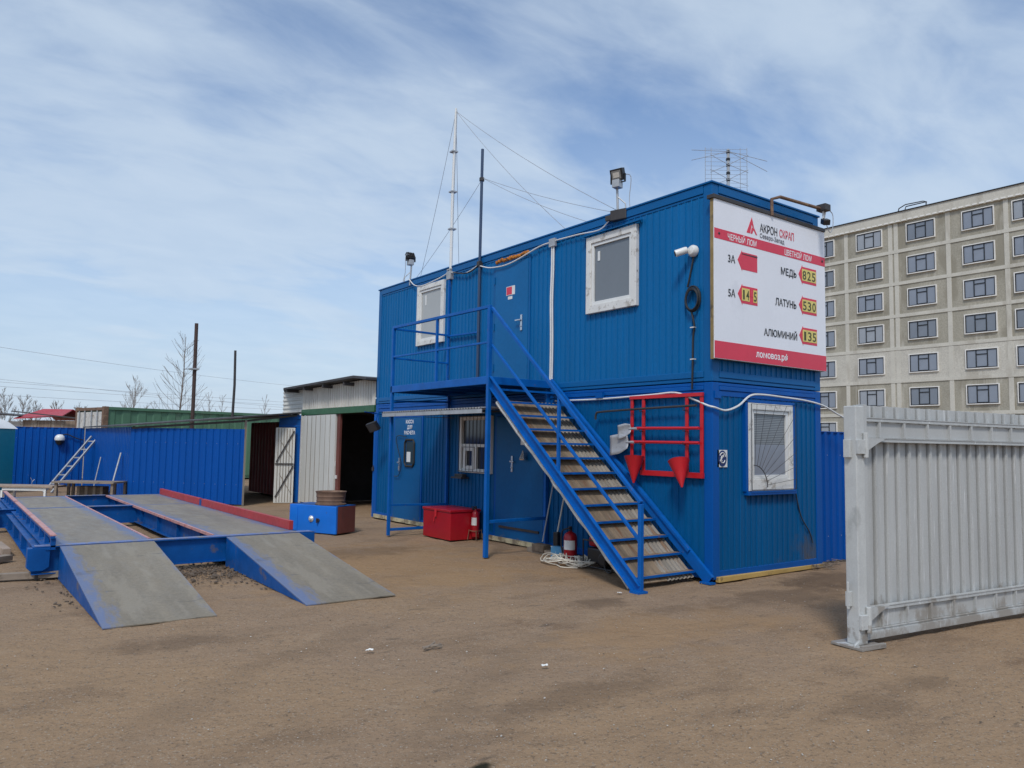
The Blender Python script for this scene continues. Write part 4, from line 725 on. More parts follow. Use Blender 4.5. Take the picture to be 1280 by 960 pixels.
# ------------------------------------------------------------------ sheet-metal fence right of the cabin
TRAP = [(0.0, 0.0), (0.50, 0.0), (0.60, -0.022), (0.90, -0.022)]
def fence(name, label, a, b, h, mat='fence_blue', per=0.19, group='profiled sheet fences', z0=0.02, cap=True):
    a = Vector(a); b = Vector(b); d = (b - a); ln = d.length; t = thing(name, label, 'fence', a, math.atan2(d.y, d.x), group)
    m = MB(); m.sheet((0, 0, z0), (1, 0, 0), (0, 0, 1), (0, -1, 0), ln, h - z0, per, [(f, -q) for f, q in TRAP], jit=0.0015); m.build('profiled_sheet', mat, t, thick=0.0015)
    m = MB(); [m.box(0, ln, 0.012, 0.05, z, z + 0.04) for z in (0.35, h - 0.35)]; m.build('rail', 'dark_metal', t)
    k = 0.05
    while k < ln: m = MB(); m.box(k, k + 0.06, 0.05, 0.11, 0, h - 0.03); m.build('post', 'dark_metal', t); k += 2.6
    if cap: m = MB(); m.box(0, ln, -0.024, 0.008, h, h + 0.012); m.build('cap', mat, t)
    m = MB()
    for z in (0.375, h - 0.33):
        x = 0.14
        while x < ln: m.rev([(0, 0), (0.006, 0), (0.005, 0.004), (0, 0.005)], 6, (x, -0.023, z), (0, -1, 0)); x += per * 2
    m.build('screw', 'galvanised', t); return t
fence('boundary_fence', 'deep blue sheet fence running from the cabin end behind the grey gate', (2.32, 0.22, 0), (12.5, -0.55, 0), 1.86, per=0.15)
tr_ = MB(); random.seed(5)
for k in range(90):
    x = 2.0 + abs(random.gauss(0.25, 0.3)); y = random.gauss(0.0, 0.10); a = random.uniform(0, 6.28); l_ = random.uniform(0.04, 0.16); z = random.uniform(0.003, 0.05); tr_.tube([(x, y, z), (x + l_ * math.cos(a), y + l_ * math.sin(a), z + random.uniform(-.01, .03))], random.uniform(0.002, 0.006), 5)
tag(tr_.build('debris', 'timber_grey'), 'scatter of twigs and litter at the foot of the blue fence', 'debris', kind='stuff')

# ------------------------------------------------------------------ grey gate in the right foreground
gt = thing('swing_gate', 'grey painted sheet metal gate leaf standing open on its post', 'gate', (-1.44, -2.57, 0), math.atan2(-0.12, 0.993))
m = MB(); m.box(0.075, 0.185, -0.02, 0.10, 0.012, 1.985); m.build('post', 'gate_post', gt, bevel=0.008)
m = MB(); m.box(0.0, 0.31, -0.10, 0.20, -0.01, 0.012); m.prism([(0.01, -0.02, 0.012), (0.074, -0.02, 0.012), (0.074, -0.02, 0.05)], (0, 0.02, 0)); m.bar((0.01, -0.08, 0.02), (0.30, -0.09, 0.02), 0.03, 0.02); m.build('foot_plate', 'gate_post', gt, bevel=0.003)
GL = 4.6; gz0, gz1 = 0.045, 2.0
m = MB(); m.sheet((0.20, 0.09, gz0), (1, 0, 0), (0, 0, 1), (0, -1, 0), GL - 0.2, gz1 - gz0, 0.158, [(0, 0), (0.44, 0), (0.443, -0.085), (0.515, -0.085), (0.518, 0.018), (0.55, 0.03), (0.70, 0.030), (0.76, 0.0)], jit=0.004); m.build('profiled_sheet', 'gate_grey', gt, thick=0.002)
def gang(z, mat='gate_grey', name='crossbar', x0=0.19): m = MB(); m.box(x0, GL, 0.004, 0.046, z - 0.016, z - 0.010); m.box(x0, GL, 0.010, 0.018, z - 0.0095, z + 0.0115); m.box(x0, GL, 0.004, 0.05, z + 0.012, z + 0.018); return m.build(name, mat, gt)
for z in (1.875, 1.70, 0.285, 0.105): gang(z)
for zlo, zhi in ((1.7205, 1.8545), (0.1255, 0.2645)): m = MB(); m.box(0.228, GL - 0.06, 0.030, 0.034, zlo, zhi); m.build('infill_plate', 'gate_grey', gt)
for zlo, zhi, st in ((1.72, 1.855, 0.43), (0.125, 0.265, 0.42)):
    x = st
    while x < GL: m = MB(); m.box(x - 0.011, x + 0.011, 0.002, 0.05, zlo, zhi); m.build('stiffener', 'gate_grey', gt); x += 0.345
for z in (1.70, 0.285): m = MB(); m.prism([(0.19, -0.018, z + 0.018), (0.48, -0.018, z + 0.018), (0.36, -0.018, z - 0.03), (0.19, -0.018, z - 0.11)], (0, 0.012, 0)); m.build('gusset', 'gate_grey', gt)
m = MB(); m.box(0.18, 0.225, -0.015, 0.05, gz0, gz1); m.box(GL - 0.05, GL, -0.015, 0.05, gz0, gz1); m.build('stile', 'gate_grey', gt)
m = MB(); m.box(0.20, GL, -0.004, 0.084, gz0 - 0.003, gz0 + 0.055); m.v = [(x, y, z) for x, y, z in m.v]; m.build('bottom_plate', 'gate_grey', gt)
for z in (1.64, 0.20): m = MB(); m.box(0.07, 0.20, -0.05, -0.021, z - 0.06, z + 0.06); m.tube([(0.172, -0.04, z - 0.09), (0.172, -0.04, z + 0.12)], 0.022, 10); m.build('hinge', 'gate_post', gt, bevel=0.004)
m = MB(); m.box(0.03, 0.074, 0.04, 0.075, 0.32, 0.44); m.tube([(0.04, 0.055, 0.3), (0.04, 0.055, 0.52)], 0.012, 8); m.build('latch', 'gate_post', gt, bevel=0.003); m = MB(); m.box(0.04, 0.074, 0.02, 0.08, 1.55, 1.70); m.build('latch', 'gate_post', gt, bevel=0.003)

# ------------------------------------------------------------------ truck scale on the left
ws = thing('truck_scale', 'low blue steel truck scale with two worn grey wheel tracks', 'weighbridge', (-5.0, 4.2, 0))
OX, OY = 5.0, -4.2; DZ = 0.37; Y0, Y1 = 4.25, 12.4
def wb(mb, x0, x1, y0, y1, z0, z1): return mb.box(x0 + OX, x1 + OX, y0 + OY, y1 + OY, z0, z1)
for x0, x1 in ((-6.38, -5.38), (-4.60, -3.53)):
    for ya_, yb2 in ((Y0 + 0.003, 6.9), (6.906, 9.53), (9.536, Y1)): m = MB(); wb(m, x0, x1, ya_, yb2, DZ - 0.012, DZ - random.uniform(0, 0.003)); m.build('deck_plate', 'worn_track' if x0 < -5 else 'worn_track_far', ws)
for x in (-5.375, -4.605): m = MB(); wb(m, x - 0.014, x + 0.014, Y0 + 0.1, Y1, DZ - 0.030, DZ + 0.006); m.build('edge_angle', 'pink_edge', ws)
def ibeam(x, h0, h1, w, mat='scale_blue'):
    m = MB(); wb(m, x - w / 2, x + w / 2, Y0 + 0.03, Y1, h1 - 0.012, h1); wb(m, x - w / 2, x + w / 2, Y0 + 0.03, Y1, h0, h0 + 0.012); wb(m, x - 0.006, x + 0.006, Y0 + 0.03, Y1, h0 + 0.0125, h1 - 0.0125)
    y = Y0 + 0.8
    while y < Y1 - 0.3: wb(m, x - w / 2 + 0.004, x + w / 2 - 0.004, y, y + 0.008, h0 + 0.013, h1 - 0.013); y += 1.3
    return m.build('beam', mat, ws)
ibeam(-6.50, 0.07, 0.30, 0.14); ibeam(-5.44, 0.07, 0.355, 0.12); ibeam(-4.53, 0.07, 0.355, 0.12); ibeam(-3.58, 0.07, 0.355, 0.12)
def crossbeam(y, x0, x1, mat='scale_blue'):
    m = MB(); wb(m, x0, x1, y - 0.05, y + 0.05, DZ - 0.013, DZ - 0.001); wb(m, x0, x1, y - 0.05, y + 0.05, 0.06, 0.072); wb(m, x0, x1, y - 0.006, y + 0.006, 0.0725, DZ - 0.0135); return m.build('cross_beam', mat, ws)
crossbeam(Y0 - 0.08, -6.62, -3.32); crossbeam(9.55, -6.9, -3.5); crossbeam(Y1 + 0.06, -6.5, -3.5)
for q in ((-6.60, -3.36, Y0 - 0.13, Y0), (-5.37, -4.62, 9.5, 9.62), (-5.37, -4.62, Y1, Y1 + 0.12)): m = MB(); wb(m, *q, DZ, DZ + 0.007); m.build('cover_strip', 'ramp_edge', ws)
for x, y in ((-6.55, Y0 - 0.03), (-3.42, Y0 - 0.03), (-6.8, 9.55)):
    m = MB(); m.prism([(x - 0.12 + OX, y - 0.11 + OY, DZ - 0.015), (x + 0.10 + OX, y - 0.11 + OY, DZ - 0.015), (x + 0.10 + OX, y - 0.11 + OY, 0.14), (x + 0.04 + OX, y - 0.11 + OY, 0.10), (x - 0.08 + OX, y - 0.11 + OY, 0.10), (x - 0.12 + OX, y - 0.11 + OY, 0.14)], (0, 0.14, 0)); m.build('load_cell_box', 'scale_blue', ws, bevel=0.006)
    m = MB(); m.rev([(0.05, 0.0), (0.05, 0.06), (0.03, 0.10), (0, 0.10)], 12, (x + OX, y + OY, 0.0)); m.build('foot', 'dark_metal', ws)
# kerb on the left edge: a channel on blocks
for y0, y1 in ((4.10, 9.45), (9.62, 12.5)):
    m = MB(); wb(m, -6.46, -6.40, y0, y1, 0.485, 0.50); m.build('kerb', 'pink_edge', ws); m = MB(); wb(m, -6.455, -6.41, y0, y1, 0.455, 0.484); wb(m, -6.50, -6.40, y0, y1, 0.33, 0.34); y = y0 + 0.02
    while y < y1: wb(m, -6.45, -6.40, y, y + 0.07, 0.341, 0.454); y += 0.62
    m.build('kerb_support', 'scale_blue', ws)
for y0, y1 in ((4.45, 8.95), (9.12, 12.35)): m = MB(); wb(m, -3.56, -3.50, y0, y1, DZ + 0.001, DZ + 0.125); m.build('kerb', 'kerb_red', ws, bevel=0.004, label='red painted kerb along the far track')
m = MB(); wb(m, -3.56, -3.50, 8.98, 9.09, DZ + 0.001, DZ + 0.11); m.build('kerb_block', 'scale_blue', ws)
random.seed(21)
def ramp(label, x0t, x1t, x0b, x1b):
    t = thing('steel_ramp', label, 'ramp', ((x0t + x1t) / 2, Y0, 0), 0, 'ramps at the scale end'); cx = (x0t + x1t) / 2; yb = 1.30 - Y0; yt = -0.16; z1 = DZ - 0.003
    c = lambda x: x - cx
    def quad(a0, a1, b0, b1): return [(c(a0), yt, z1), (c(a1), yt, z1), (c(b1), yb, 0.004), (c(b0), yb, 0.004)]
    m = MB(); m.prism(quad(x0t, x1t, x0b, x1b), (0, 0, -0.010)); m.build('ramp_plate', 'worn_ramp', t)
    m = MB()
    for a, b in ((x0t, x0b), (x1t - 0.012, x1b - 0.012)): m.prism([(c(a), yt, z1 - 0.011), (c(b), yb + 0.06, 0.0), (c(a), yt, 0.0)], (0.012, 0, 0))
    m.build('side_plate', 'scale_blue', t)
ramp('steel access ramp nearer the camera with worn blue edge', -6.36, -5.37, -6.33, -5.39); ramp('steel access ramp farther off, nearer the blue cabins', -4.51, -3.55, -4.54, -3.56)
# dirt and rubble piled under the scale's end
rb = MB(); random.seed(8)
for k in range(900):
    x = random.uniform(-5.42, -4.45); y = random.gauss(3.75, 0.38); s_ = random.uniform(0.006, 0.018) * (1 if random.random() < .88 else 2.2)
    rb.rev([(0, -s_ * .35), (s_ * random.uniform(.6, 1), -s_ * .1), (s_ * random.uniform(.5, .9), s_ * .25), (0, s_ * .4)], random.choice((5, 6, 7)), (x, y, s_ * .15), (random.uniform(-.5, .5), random.uniform(-.5, .5), 1))
for k in range(160):
    x = random.choice((random.gauss(-6.45, 0.1), random.gauss(-3.5, 0.08), random.gauss(-4.6, 0.08))); y = random.uniform(2.2, 4.6); s_ = random.uniform(0.006, 0.024); rb.rev([(0, -s_ * .35), (s_ * .9, -s_ * .1), (s_ * .7, s_ * .25), (0, s_ * .4)], 6, (x, y, s_ * .15), (random.uniform(-.4, .4), random.uniform(-.4, .4), 1))
tag(rb.build('rubble', 'debris_dark'), 'dark crumbled earth and rubble below the end of the truck scale', 'rubble', kind='stuff')
def plank(label, a, b, w, h, mat='timber_grey'):
    m = MB(); a = Vector(a); b = Vector(b); m.bar((0, 0, h / 2), b - a + Vector((0, 0, h / 2)), w, h); o = m.build('scrap_timber', mat, loc=a, bevel=0.004); tag(o, label, 'timber', 'scrap timber left of the scale')
plank('long split grey timber lying by the end of the truck scale', (-6.95, 4.35, 0), (-6.15, 4.10, 0.02), 0.10, 0.07)
plank('short pale timber offcut beside the left beam of the scale, pointing away', (-6.72, 6.4, 0), (-6.78, 7.3, 0), 0.10, 0.09, 'timber_top')
plank('stubby dark timber block at the left of the scale beam', (-6.98, 5.75, 0), (-6.72, 5.95, 0), 0.14, 0.07)

# ------------------------------------------------------------------ safe with a wheel rim on it
sf = thing('old_safe', 'bright blue old safe lying on its back beside the truck scale', 'safe', (-2.16, 7.01, 0), math.atan2(-0.95, 0.46))
m = MB(); m.box(-0.53, 0.53, 0.02, 0.50, 0.0, 0.47); m.build('body', 'rusty_brown', sf, bevel=0.012)
m = MB(); m.box(-0.535, 0.535, -0.03, 0.018, 0.0, 0.475); m.build('door', 'safe_blue', sf, bevel=0.008)
m = MB(); m.box(-0.50, -0.34, -0.04, -0.031, 0.02, 0.44); m.build('hinge_plate', 'safe_blue', sf, bevel=0.004)
m = MB(); m.box(-0.53, 0.53, 0.02, 0.5, 0.4705, 0.478); m.build('top_plate', 'scale_blue', sf)
m = MB(); m.rev([(0.055, 0), (0.055, 0.012), (0.04, 0.02), (0.02, 0.05), (0, 0.05)], 20, (-0.02, -0.03, 0.24), (0, -1, 0)); m.build('dial', 'dial_face', sf, smooth=True)
m = MB(); m.rev([(0.035, 0), (0.03, 0.03), (0, 0.03)], 14, (0.14, -0.03, 0.22), (0, -1, 0)); m.bar((0.14, -0.07, 0.26), (0.14, -0.07, 0.18), 0.02); m.build('handle', 'dark_metal', sf)
RS = 0.80
wr = MB(); wr.rev([(0.30, 0.0), (0.34, 0.0), (0.345, 0.018), (0.318, 0.028), (0.312, 0.06), (0.322, 0.072), (0.312, 0.084), (0.315, 0.13), (0.325, 0.145), (0.318, 0.16), (0.322, 0.20), (0.345, 0.235), (0.325, 0.235), (0.30, 0.20), (0.27, 0.17), (0.25, 0.16), (0.12, 0.16), (0.12, 0.145), (0.25, 0.145), (0.27, 0.03), (0.30, 0.0)], 36); wr.v = [(x * RS, y * RS, z) for x, y, z in wr.v]
dx = Vector((0.46, -0.95, 0)).normalized(); dn = Vector((0.95, 0.46, 0)).normalized(); wp = Vector((-2.16, 7.01, 0)) + dx * 0.15 + dn * 0.27
tag(wr.build('wheel_rim', 'rusty_metal', loc=(wp.x, wp.y, 0.479), smooth=True), 'rusty truck wheel rim lying flat on top of the blue safe', 'wheel rim')

# ------------------------------------------------------------------ white shed beyond the cabins
sh = thing('storage_shed', 'off-white shed with sheet metal gable and a dark open doorway', 'shed', (0.05, 9.06, 0))
# (local x = into the shed, y = along the front)
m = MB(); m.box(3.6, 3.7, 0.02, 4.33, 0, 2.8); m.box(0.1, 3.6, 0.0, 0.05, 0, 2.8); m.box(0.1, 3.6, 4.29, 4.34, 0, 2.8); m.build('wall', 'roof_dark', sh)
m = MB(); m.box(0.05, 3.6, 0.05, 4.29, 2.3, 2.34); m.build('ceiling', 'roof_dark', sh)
m = MB(); m.box(-0.03, 0.04, 0.12, 4.34, 2.26, 2.41); m.build('lintel', 'green_beam', sh, bevel=0.006)
m = MB(); up_top = lambda x: 0.45 + 0.27 * (x / 1.33 if x < 1.33 else 1 - (x - 1.33) / 3.0 * 1.0)
m.sheet((0.0, 0.12, 2.412), (0, 1, 0), (0, 0, 1), (-1, 0, 0), 4.2, 0.45, 0.13, [(0, 0), (0.5, 0), (0.6, 0.03), (0.9, 0.03)], vtop=lambda x: 0.52 + (0.06 * x / 0.6 if x < 0.6 else 0.06 - 0.06 * (x - 0.6) / 3.6)); m.build('gable_sheet', 'shed_sheet', sh, thick=0.002)
m = MB(); m.sheet((0.08, 4.22, 2.30), (0, 0, 1), (0, 1, 0), (-1, 0, 0), 0.70, 1.75, 0.11, [(0, 0), (0.4, 0.0), (0.55, 0.02), (0.85, 0.02)]); m.build('side_sheet', 'shed_sheet', sh, thick=0.002)
m = MB(); m.prism([(-0.3, 0.0, 2.99), (-0.3, 0.65, 3.07), (4.0, 0.65, 3.07), (4.0, 0.0, 2.99)], (0, 0, -0.05)); m.prism([(-0.3, 0.652, 3.07), (-0.3, 4.99, 3.0), (0.1, 6.0, 2.99), (4.0, 6.0, 2.99), (4.0, 0.652, 3.07)], (0, 0, -0.05)); m.build('roof', 'roof_dark', sh)
for y in (1.2, 2.4, 3.6, 4.8): m = MB(); m.box(-0.27, 0.3, y, y + 0.05, 2.88, 2.955); m.build('rafter', 'roof_dark', sh)
m = MB(); m.box(-0.02, 0.03, 2.17, 3.19, 0.03, 2.25); m.box(-0.016, 0.03, 3.20, 4.26, 0.03, 2.25); dl = m.build('door', 'shed_white', sh, bevel=0.004, label='closed white plank door leaf')
m = MB(); [m.box(-0.026, -0.0205, y, y + 0.012, 0.05, 2.24) for y in (2.45, 2.75, 3.05, 3.35, 3.62, 3.9)]; m.build('batten', 'galv_dirty', dl)
m = MB(); m.box(0.02, 0.07, 1.98, 2.15, 0.03, 2.25); m.build('door_edge', 'rusty_brown', sh)
m = MB(); m.tube([(0.0, 2.12, 1.12), (-0.02, 2.10, 1.12), (-0.02, 2.10, 1.02)], 0.01, 6); m.box(-0.01, 0.02, 2.06, 2.12, 0.72, 0.8); m.build('latch', 'cable_white', sh)
m = MB(); m.box(-0.02, 0.06, 0.02, 0.11, 0, 2.25); m.build('door_post', 'stair_blue', sh)
m = MB(); m.box(-0.03, 0.05, 4.27, 4.34, 0, 2.255); m.build('door_post', 'shed_white', sh)
m = MB(); m.box(-0.05, -0.02, 0.03, 0.10, 0.98, 1.06); m.tube(arc_pts((-0.035, 0.065, 1.06), (0, 1, 0), (0, 0, 1), 0.022, 0.04, 0, math.pi, 8), 0.006, 6); m.build('padlock', 'dark_metal', sh)

# blue locker with a white braced door
lk = thing('metal_locker', 'narrow blue steel locker with a white braced door, left of the white shed', 'locker', (-0.47, 13.65, 0), math.atan2(-0.25, 0.57))
m = MB(); m.box(0.0, 0.62, 0.02, 1.2, 0.0, 2.27); m.build('body', 'scale_blue', lk, bevel=0.01)
for q in ((0.0, 0.62, -0.01, 0.018, 1.95, 2.0), (0.44, 0.62, -0.006, 0.018, 0.0, 1.948), (0.0, 0.62, -0.012, 0.018, 2.17, 2.27)): m = MB(); m.box(*q); m.build('frame', 'cabin_trim', lk, bevel=0.006)
m = MB(); m.box(-0.06, 0.42, -0.14, -0.11, -0.0, 1.93); dr = m.build('door', 'shed_white', lk, label='white door leaf with dark diagonal braces'); 
m = MB(); [m.box(x, x + 0.02, -0.148, -0.1405, 0.02, 1.91) for x in (0.0, 0.07, 0.14, 0.21, 0.28, 0.35)]; m.build('rib', 'galv_dirty', dr)
m = MB(); [m.bar(a, b, 0.02, 0.03) for a, b in (((-0.02, -0.165, 0.15), (0.40, -0.165, 0.95)), ((-0.02, -0.165, 1.05), (0.40, -0.165, 1.85)), ((-0.05, -0.165, 1.0), (0.41, -0.165, 1.0)), )]; m.build('brace', 'dark_metal', dr); m = MB(); [m.bar(a, b, 0.008, 0.012) for a, b in (((0.06, -0.156, 1.6), (0.38, -0.156, 1.12)), ((0.06, -0.156, 0.75), (0.38, -0.156, 0.22)))]; m.build('brace', 'galv_dirty', dr)

# red-brown container inside the shelter
rc = thing('red_container', 'dark red-brown steel container in the shade of the lean-to', 'container', (0.08, 15.2, 0))
m = MB(); m.box(0.03, 2.3, 0.0, 2.4, 0.05, 2.12); m.build('body', 'container_red', rc); m = MB(); m.sheet((0.0, 0.0, 0.06), (0, 1, 0), (0, 0, 1), (-1, 0, 0), 2.4, 2.05, 0.26, [(0, 0), (0.3, 0), (0.45, -0.03), (0.8, -0.03), (0.95, 0)]); m.build('corrugated_side', 'container_red', rc)
# lean-to shelter behind the scale
ln = thing('lean_to_shelter', 'blue sheet-walled lean-to with a thin dark roof beside the fence', 'shelter', (-1.54, 13.03, 0)); ox, oy = 1.54, -13.03
def seg_sheet(mb, a, b, h, per, z0=0.02):
    a = Vector((a[0] + ox, a[1] + oy, z0)); b = Vector((b[0] + ox, b[1] + oy, z0)); d = (b - a).normalized(); mb.sheet(a, d, (0, 0, 1), Vector((-d.y, d.x, 0)) * -1, (b - a).length, h - z0, per, TRAP, jit=0.002)
PA, PB, PC = (-1.54, 13.03), (-3.62, 15.55), (-3.78, 22.2)
m = MB(); seg_sheet(m, PB, PA, 1.86, 0.19); m.build('wall', 'fence_blue', ln, thick=0.0015); m = MB(); seg_sheet(m, PC, PB, 1.88, 0.19); m.build('wall', 'fence_blue', ln, thick=0.0015)
m = MB(); m.box(-0.0, 0.05, 0.0, 0.05, 0, 2.08); m.build('post', 'galv_dirty', ln); m = MB(); m.box(-3.58 + ox, -3.53 + ox, 15.58 + oy, 15.63 + oy, 0, 1.9); m.build('post', 'dark_metal', ln)
m = MB(); top = [(-1.66, 12.90, 2.13), (0.0, 13.40, 2.315), (1.0, 18.2, 2.32), (-0.7, 20.6, 2.19), (-2.4, 22.3, 2.03), (-3.85, 22.3, 1.895), (-3.74, 15.50, 1.90)]; m.prism([(x + ox, y + oy, z) for x, y, z in top], (0, 0, 0.035)); m.build('roof', 'roof_dark', ln)
m = MB(); a = Vector((-1.54 + ox, 13.08 + oy, 2.06)); m.bar(a, (-3.6 + ox, 15.55 + oy, 1.855), 0.05); m.bar(a, (0.0 + ox, 13.5 + oy, 2.27), 0.05); m.build('beam', 'dark_metal', ln)
m = MB(); 
for k in range(11):
    for z in (0.5, 1.5): q = Vector(PB).lerp(Vector(PA), 0.05 + k * 0.09); m.rev([(0, 0), (0.007, 0), (0.005, 0.004), (0, 0.005)], 6, (q.x + ox - 0.018, q.y + oy - 0.022, z), (-0.64, -0.77, 0))
m.build('screw', 'galvanised', ln)
fence('boundary_fence', 'long blue sheet fence behind the work tables with a dome camera on it', (-16.0, 23.3, 0), (-3.80, 22.25, 0), 1.875, per=0.19)
dc = thing('dome_camera', 'white dome camera mounted on the far blue fence above the ladder', 'camera', (-4.49, 22.18, 1.50))
m = MB(); m.rev([(0.0, 0.19), (0.07, 0.18), (0.13, 0.13), (0.15, 0.05), (0.14, 0.0)], 18, (0, 0, -0.02)); m.build('housing', 'white_clean', dc, smooth=True); m = MB(); m.rev([(0.0, -0.15), (0.07, -0.13), (0.115, -0.06), (0.13, 0.01)], 16, (0, 0, -0.03)); m.build('dome', 'black_plastic', dc, smooth=True)
m = MB(); m.tube(smooth_path([(0.02, 0, 0.12), (0.1, 0.02, 0.16), (0.22, 0.02, 0.17), (0.45, 0.0, 0.06), (0.66, -0.01, 0.0)]), 0.018, 6); m.build('cable', 'black_plastic', dc)

# work tables, ladder, poles by the fence
cr = Vector((0.803, -0.595, 0)); az = math.atan2(-0.595, 0.803)
tb1 = thing('work_table', 'low weathered table of grey boards in front of the leaning ladder', 'table', (-4.65, 15.63, 0), az, 'low work tables')
m = MB(); [m.box(-0.77, 0.77, y, y + 0.135, 0.455, 0.495) for y in (0.0, 0.14, 0.28, 0.42, 0.56)]; m.build('tabletop', 'timber_grey', tb1)
for x, y in ((-0.72, 0.05), (0.68, 0.05), (-0.60, 0.6), (0.46, 0.6), (-0.74, 0.64), (0.70, 0.64)): m = MB(); m.box(x, x + 0.06, y, y + 0.06, 0, 0.454); m.build('leg', 'timber_grey', tb1)
bx_ = thing('crate', 'small rough crate standing under the weathered table', 'crate', (-4.45, 15.95, 0), az); m = MB(); m.box(-0.3, 0.35, 0, 0.3, 0, 0.36); m.build('body', 'debris_dark', bx_, bevel=0.01); m = MB(); [m.box(x, x + 0.07, -0.012, -0.001, 0, 0.36) for x in (-0.3, -0.1, 0.1, 0.28)]; m.build('slat', 'timber_grey', bx_)
tb2 = thing('work_table', 'brown topped table with a white frame beneath, by the teal cabin', 'table', (-5.9, 16.55, 0), az, 'low work tables')
m = MB(); m.box(-1.0, 0.82, 0.0, 0.6, 0.33, 0.375); m.build('tabletop', 'timber_top', tb2, bevel=0.005)
m = MB(); m.box(-0.45, 0.64, 0.04, 0.08, 0.255, 0.327); m.build('apron', 'white_clean', tb2)
for x, y in ((-0.47, 0.02), (0.60, 0.02), (-0.47, 0.5), (0.60, 0.5)): m = MB(); m.box(x, x + 0.05, y, y + 0.05, 0, 0.253); m.build('leg', 'white_clean', tb2)
tw = MB(); tw.tube([(0, 0, 0), (0.01, 0, 0.12), (-0.03, 0, 0.2)], 0.006, 5); tw.tube([(0.005, 0, 0.09), (0.06, 0.01, 0.16)], 0.004, 5); tag(tw.build('metal_offcut', 'galvanised', loc=(-5.65, 16.45, 0.375)), 'small bent metal offcut standing on the brown topped table', 'offcut')
ld = thing('ladder', 'narrow grey ladder leaning against the blue shelter wall', 'ladder', (-5.0, 19.5, 0)); a = Vector((0, 0, 0)); b = Vector((1.28, 1.1, 1.62)); sd_ = Vector((0.80, -0.6, 0)) * 0.11
for s_ in (-1, 1): m = MB(); m.bar(a + sd_ * s_, b + sd_ * s_, 0.05, 0.05); m.build('stile', 'galvanised', ld)
for k in range(1, 7): m = MB(); q = a.lerp(b, k / 6.6); m.bar(q - sd_, q + sd_, 0.035); m.build('rung', 'galvanised', ld)
stick('steel_rod', 'thin pale rod leaning on the shelter wall beside the ladder', 'rod', (-4.0, 18.6, 0), (-3.74, 19.2, 1.02), 0.016, 'galvanised', 'rods by the shelter wall')
stick('steel_rod', 'thicker pale rod leaning near the shelter corner', 'rod', (-4.02, 15.9, 0), (-3.70, 16.35, 1.2), 0.022, 'galvanised', 'rods by the shelter wall')

# portable toilet at the left edge
to = thing('portable_toilet', 'teal plastic toilet cabin with curved pale roof by the fence', 'toilet cabin', (-6.90, 19.67, 0), az)
m = MB(); m.box(-0.55, 0.55, 0.0, 1.1, 0.05, 1.80); m.build('body', 'teal_plastic', to, bevel=0.03)
m = MB(); pts = [(-0.58 + 1.16 * k / 12, -0.03, 1.80 + 0.28 * math.sin(math.pi * k / 12)) for k in range(13)]; m.prism(pts, (0, 1.16, 0)); m.build('roof', 'cable_white', to)
m = MB(); m.box(-0.38, 0.40, -0.03, -0.001, 0.12, 1.72); d = m.build('door', 'teal_plastic', to, bevel=0.02); m = MB(); [m.box(x, x + 0.02, -0.042, -0.031, 0.2, 1.6) for x in (-0.25, 0.05, 0.30)]; m.box(-0.3, 0.32, -0.042, -0.031, 0.9, 0.94); m.build('rib', 'teal_plastic', d); m = MB(); m.box(0.25, 0.32, -0.06, -0.043, 0.96, 1.03); m.build('handle', 'cable_white', d)

# ------------------------------------------------------------------ behind the fences
gc = thing('shipping_container', 'green corrugated shipping container with a rusty end behind the lean-to', 'container', (-2.94, 24.3, 0), math.atan2(1.6, 6.9))
m = MB(); m.box(0.05, 12.1, 0.03, 2.4, 0.05, 2.62); m.build('body', 'green_container', gc)
m = MB(); m.sheet((0.1, 0.0, 0.15), (1, 0, 0), (0, 0, 1), (0, -1, 0), 12.0, 2.42, 0.55, [(0, 0), (0.45, 0), (0.55, -0.04), (0.88, -0.04), (0.98, 0)]); m.build('corrugated_side', 'green_container', gc)
m = MB(); m.box(0, 12.15, -0.04, 0.02, 2.58, 2.68); m.build('top_rail', 'green_container', gc)
m = MB(); m.box(-0.06, 0.12, -0.05, 0.10, 0, 2.69); m.box(-0.06, 0.12, 2.3, 2.45, 0, 2.69); m.box(-0.06, 0.1, 0.10, 2.3, 2.55, 2.66); m.build('corner_post', 'rusty_metal', gc, bevel=0.01)
m = MB(); m.box(-0.05, 0.04, 0.10, 1.19, 0.1, 2.5); m.box(-0.05, 0.04, 1.21, 2.3, 0.1, 2.5); dd = m.build('door', 'edge_white', gc); m = MB(); [m.tube([(-0.09, y, 0.1), (-0.09, y, 2.55)], 0.025, 8) for y in (0.4, 0.9, 1.5, 2.0)]; m.build('locking_bar', 'galvanised', dd)
def polething(name, label, x, y, z0, z1, r, mat, grp, extra=None):
    t = thing(name, label, 'pole', (x, y, 0), 0, grp); m = MB(); m.tube([(0, 0, z0), (0.02, 0, (z0 + z1) / 2), (0.0, 0.0, z1)], [r, r * 0.95, r * 0.9], 10); m.build('shaft', mat, t, smooth=True)
    if extra: extra(t)
def pe1(t): m = MB(); m.box(-0.16, 0.14, -0.14, 0.14, 4.05, 4.10); m.build('clamp', 'galvanised', t); m = MB(); m.bar((0, 0, 4.08), (-0.4, -0.1, 4.04), 0.03); m.build('bracket', 'galvanised', t)
def pe2(t): m = MB(); m.box(-0.09, 0.09, -0.09, 0.09, 2.14, 2.2); m.build('base_plate', 'dark_metal', t)
polething('lamp_pole', 'thick rusty brown pole rising behind the green container', -0.42, 22.6, 0, 5.72, 0.068, 'pole_brown', 'poles by the shelter', pe1)
polething('lamp_pole', 'thin dark pole standing on the lean-to roof', -1.33, 14.8, 2.13, 3.98, 0.035, 'dark_metal', 'poles by the shelter', pe2)

